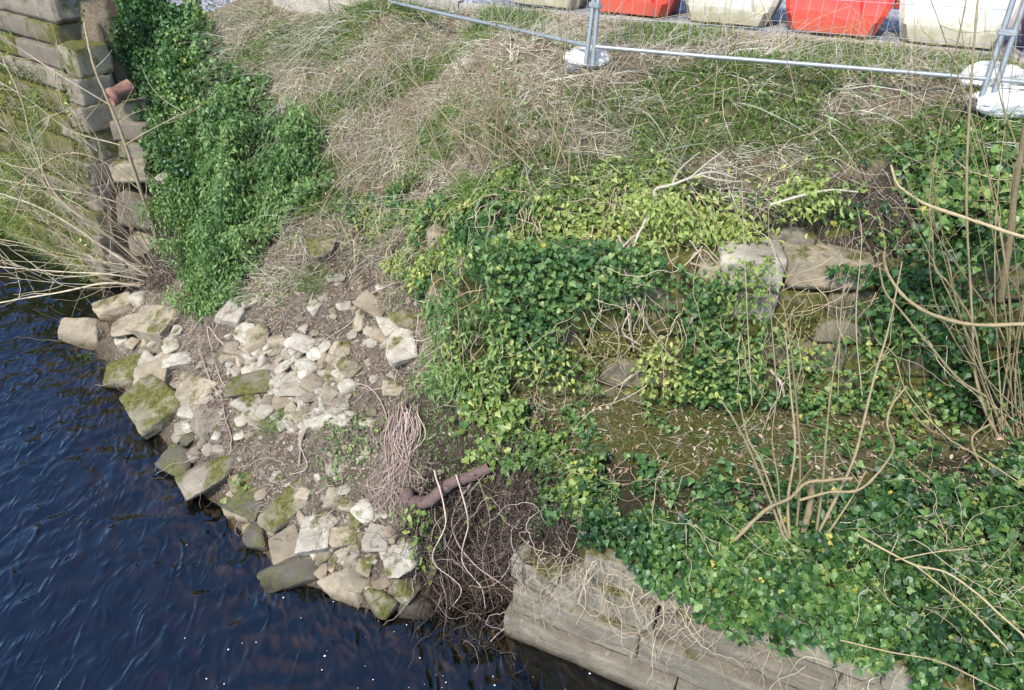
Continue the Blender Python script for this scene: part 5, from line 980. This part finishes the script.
shrub('sapling', 'bare sapling leaning from the foot of the broken wall out over the water', hit(168, 298), [
  ([(170, 300, ys), (165, 270, ys), (152, 225, ys), (140, 190, ys - .05), (125, 145, ys - .1), (108, 100, ys - .1), (92, 60, ys - .1), (85, 20, ys)], 0.0345, 0.0120),
  ([(172, 300, ys), (178, 260, ys), (176, 220, ys + .05), (180, 180, ys + .1)], 0.0270, 0.0105),
  ([(165, 285, ys), (120, 245, ys - .2), (60, 200, ys - .3), (35, 150, ys - .3), (20, 100, ys - .4), (0, 60, ys - .4)], 0.0240, 0.0075), ([(165, 285, ys), (130, 265, ys - .2), (70, 225, ys - .3), (30, 205, ys - .4), (-20, 190, ys - .5)], 0.0210, 0.0075),
  ([(160, 290, ys), (110, 283, ys - .3), (60, 292, ys - .4), (0, 302, ys - .5), (-30, 310, ys - .5)], 0.0180, 0.0060), ([(160, 285, ys), (115, 275, ys - .3), (60, 272, ys - .4), (-20, 266, ys - .5)], 0.0135, 0.0060),
  ([(158, 290, ys), (110, 280, ys - .2), (70, 262, ys - .3), (30, 245, ys - .4), (-20, 235, ys - .5)], 0.0120, 0.0045), ([(158, 295, ys - .1), (120, 310, ys - .4), (80, 330, ys - .6), (40, 348, ys - .8), (12, 355, ys - .9)], 0.0135, 0.0045),
  ([(160, 292, ys - .1), (138, 305, ys - .5), (126, 330, ys - .9), (120, 365, ys - 1.2), (117, 395, ys - 1.45)], 0.0180, 0.0090), ([(160, 290, ys - .1), (120, 325, ys - .6), (80, 345, ys - .9), (35, 362, ys - 1.)], 0.0105, 0.0045),
  ([(120, 145, ys - .1), (70, 130, ys - .2), (30, 100, ys - .3), (-20, 70, ys - .3)], 0.0090, 0.0045), ([(140, 190, ys - .05), (100, 160, ys - .2), (60, 155, ys - .3), (10, 190, ys - .4)], 0.0090, 0.0045),
  ([(110, 105, ys - .1), (60, 75, ys - .2), (30, 55, ys - .2), (0, 35, ys - .3)], 0.0090, 0.0045), ([(125, 145, ys - .1), (150, 130, ys - .1), (190, 110, ys), (215, 100, ys)], 0.0075, 0.0030), ([(150, 220, ys), (110, 200, ys - .2), (60, 190, ys - .3), (0, 180, ys - .4)], 0.0090, 0.0045)] + fan, 'twig', 6, (.6, .0042), 'tree', cat='sapling')
stm = []
for k in range(46):
    u = random.uniform(415, 600) if k > 12 else random.gauss(505, 18); v = 165 + random.uniform(-12, 12); y = hit(u, v)[1] - .08; dx = random.gauss(-42 if u < 540 else 0, 38); h_ = random.uniform(40, 190)
    stm.append(([(u, v, y), (u + dx * .3, v - h_ * .35, y - .03), (u + dx * .7, v - h_ * .7, y - .06), (u + dx * 1.05, v - h_, y - .1)], random.uniform(.004, .009), .002))
shrub('bare_thicket', 'thicket of tall thin bare stems standing above the middle ivy', hit(505, 165), stm, 'bark', 4, (.25, .002))
stm = []
for k in range(16):
    u = random.uniform(640, 980); v = random.uniform(60, 120); y = hit(u, v)[1] - .05; dx = random.gauss(0, 14); stm.append(([(u, v, y), (u + dx * .4, v - 25, y), (u + dx, v - random.uniform(45, 90), y)], .003, .0015))
shrub('dry_weed_stalks', 'scattered thin dry weed stalks along the fence rail', hit(820, 90), stm, 'twig', 5, (.16, .0016), cat='weeds')
shrub('young_shoots', 'few thin shoots standing in front of the pale wall blocks', hit(750, 400), [([(752, 405, 5.), (748, 330, 4.95), (745, 260, 4.9), (742, 180, 4.9)], .005, .002), ([(778, 400, 5.), (770, 300, 4.95), (768, 200, 4.9)], .005, .002), ([(862, 395, 5.), (856, 320, 4.95), (862, 240, 4.9), (858, 210, 4.9)], .005, .002), ([(838, 395, 5.), (842, 300, 4.95), (856, 250, 4.9)], .004, .002)], 'twig', 2, (.2, .002))
# cord and ring at the water's edge
t = thing('cord', 'black cord with a pale ring hanging into the water beside the leftmost boulder', 'cord', at_y(66, 340, 8.3))
tube_obj('strap', [(smooth_path([at_y(*q) for q in [(78, 322, 8.5), (72, 338, 8.4), (66, 350, 8.3), (64, 362, 8.1), (63, 370, 8.)]], 5), .011, .011)], M['black'], t, 6)
c = at_y(64, 373, 7.95); an = np.linspace(0, 2 * np.pi, 22); tube_obj('ring', [(np.stack([c[0] + .07 * np.cos(an), c[1] + .07 * np.sin(an), c[2] + .02 * np.sin(an)], 1), .01, .01)], M['cream'], t, 6)
# foam flecks
n = 190; u = RNG.uniform(-40, 640, n); v = RNG.uniform(520, 720, n); keep = (u + (v - 600) * .3 > 150) & (RNG.random(n) < .2 + .8 * np.exp(-((u - 400) / 150) ** 2)); V = []; Fq = []; D, F = ICO[1]
PW = np.array([at_z(a, b, .012) for a, b in zip(u[keep], v[keep])]); dep = ground_z(PW[:, 0], PW[:, 1]); PW = PW[dep < -.05]; sz = RNG.gamma(1.4, .002, len(PW)).clip(0, .006) + .0015
V = D[None] * np.stack([sz * RNG.uniform(.8, 1.6, len(sz)), sz, sz * .3], 1)[:, None] + PW[:, None]; Fq = (F[None] + (np.arange(len(PW)) * len(D))[:, None, None]).reshape(-1, 3)
link('foam_flecks', np_mesh('foam_flecks', V.reshape(-1, 3), Fq), M['foam'], None, 'white foam flecks drifting on the dark water', 'foam', None, 'stuff')
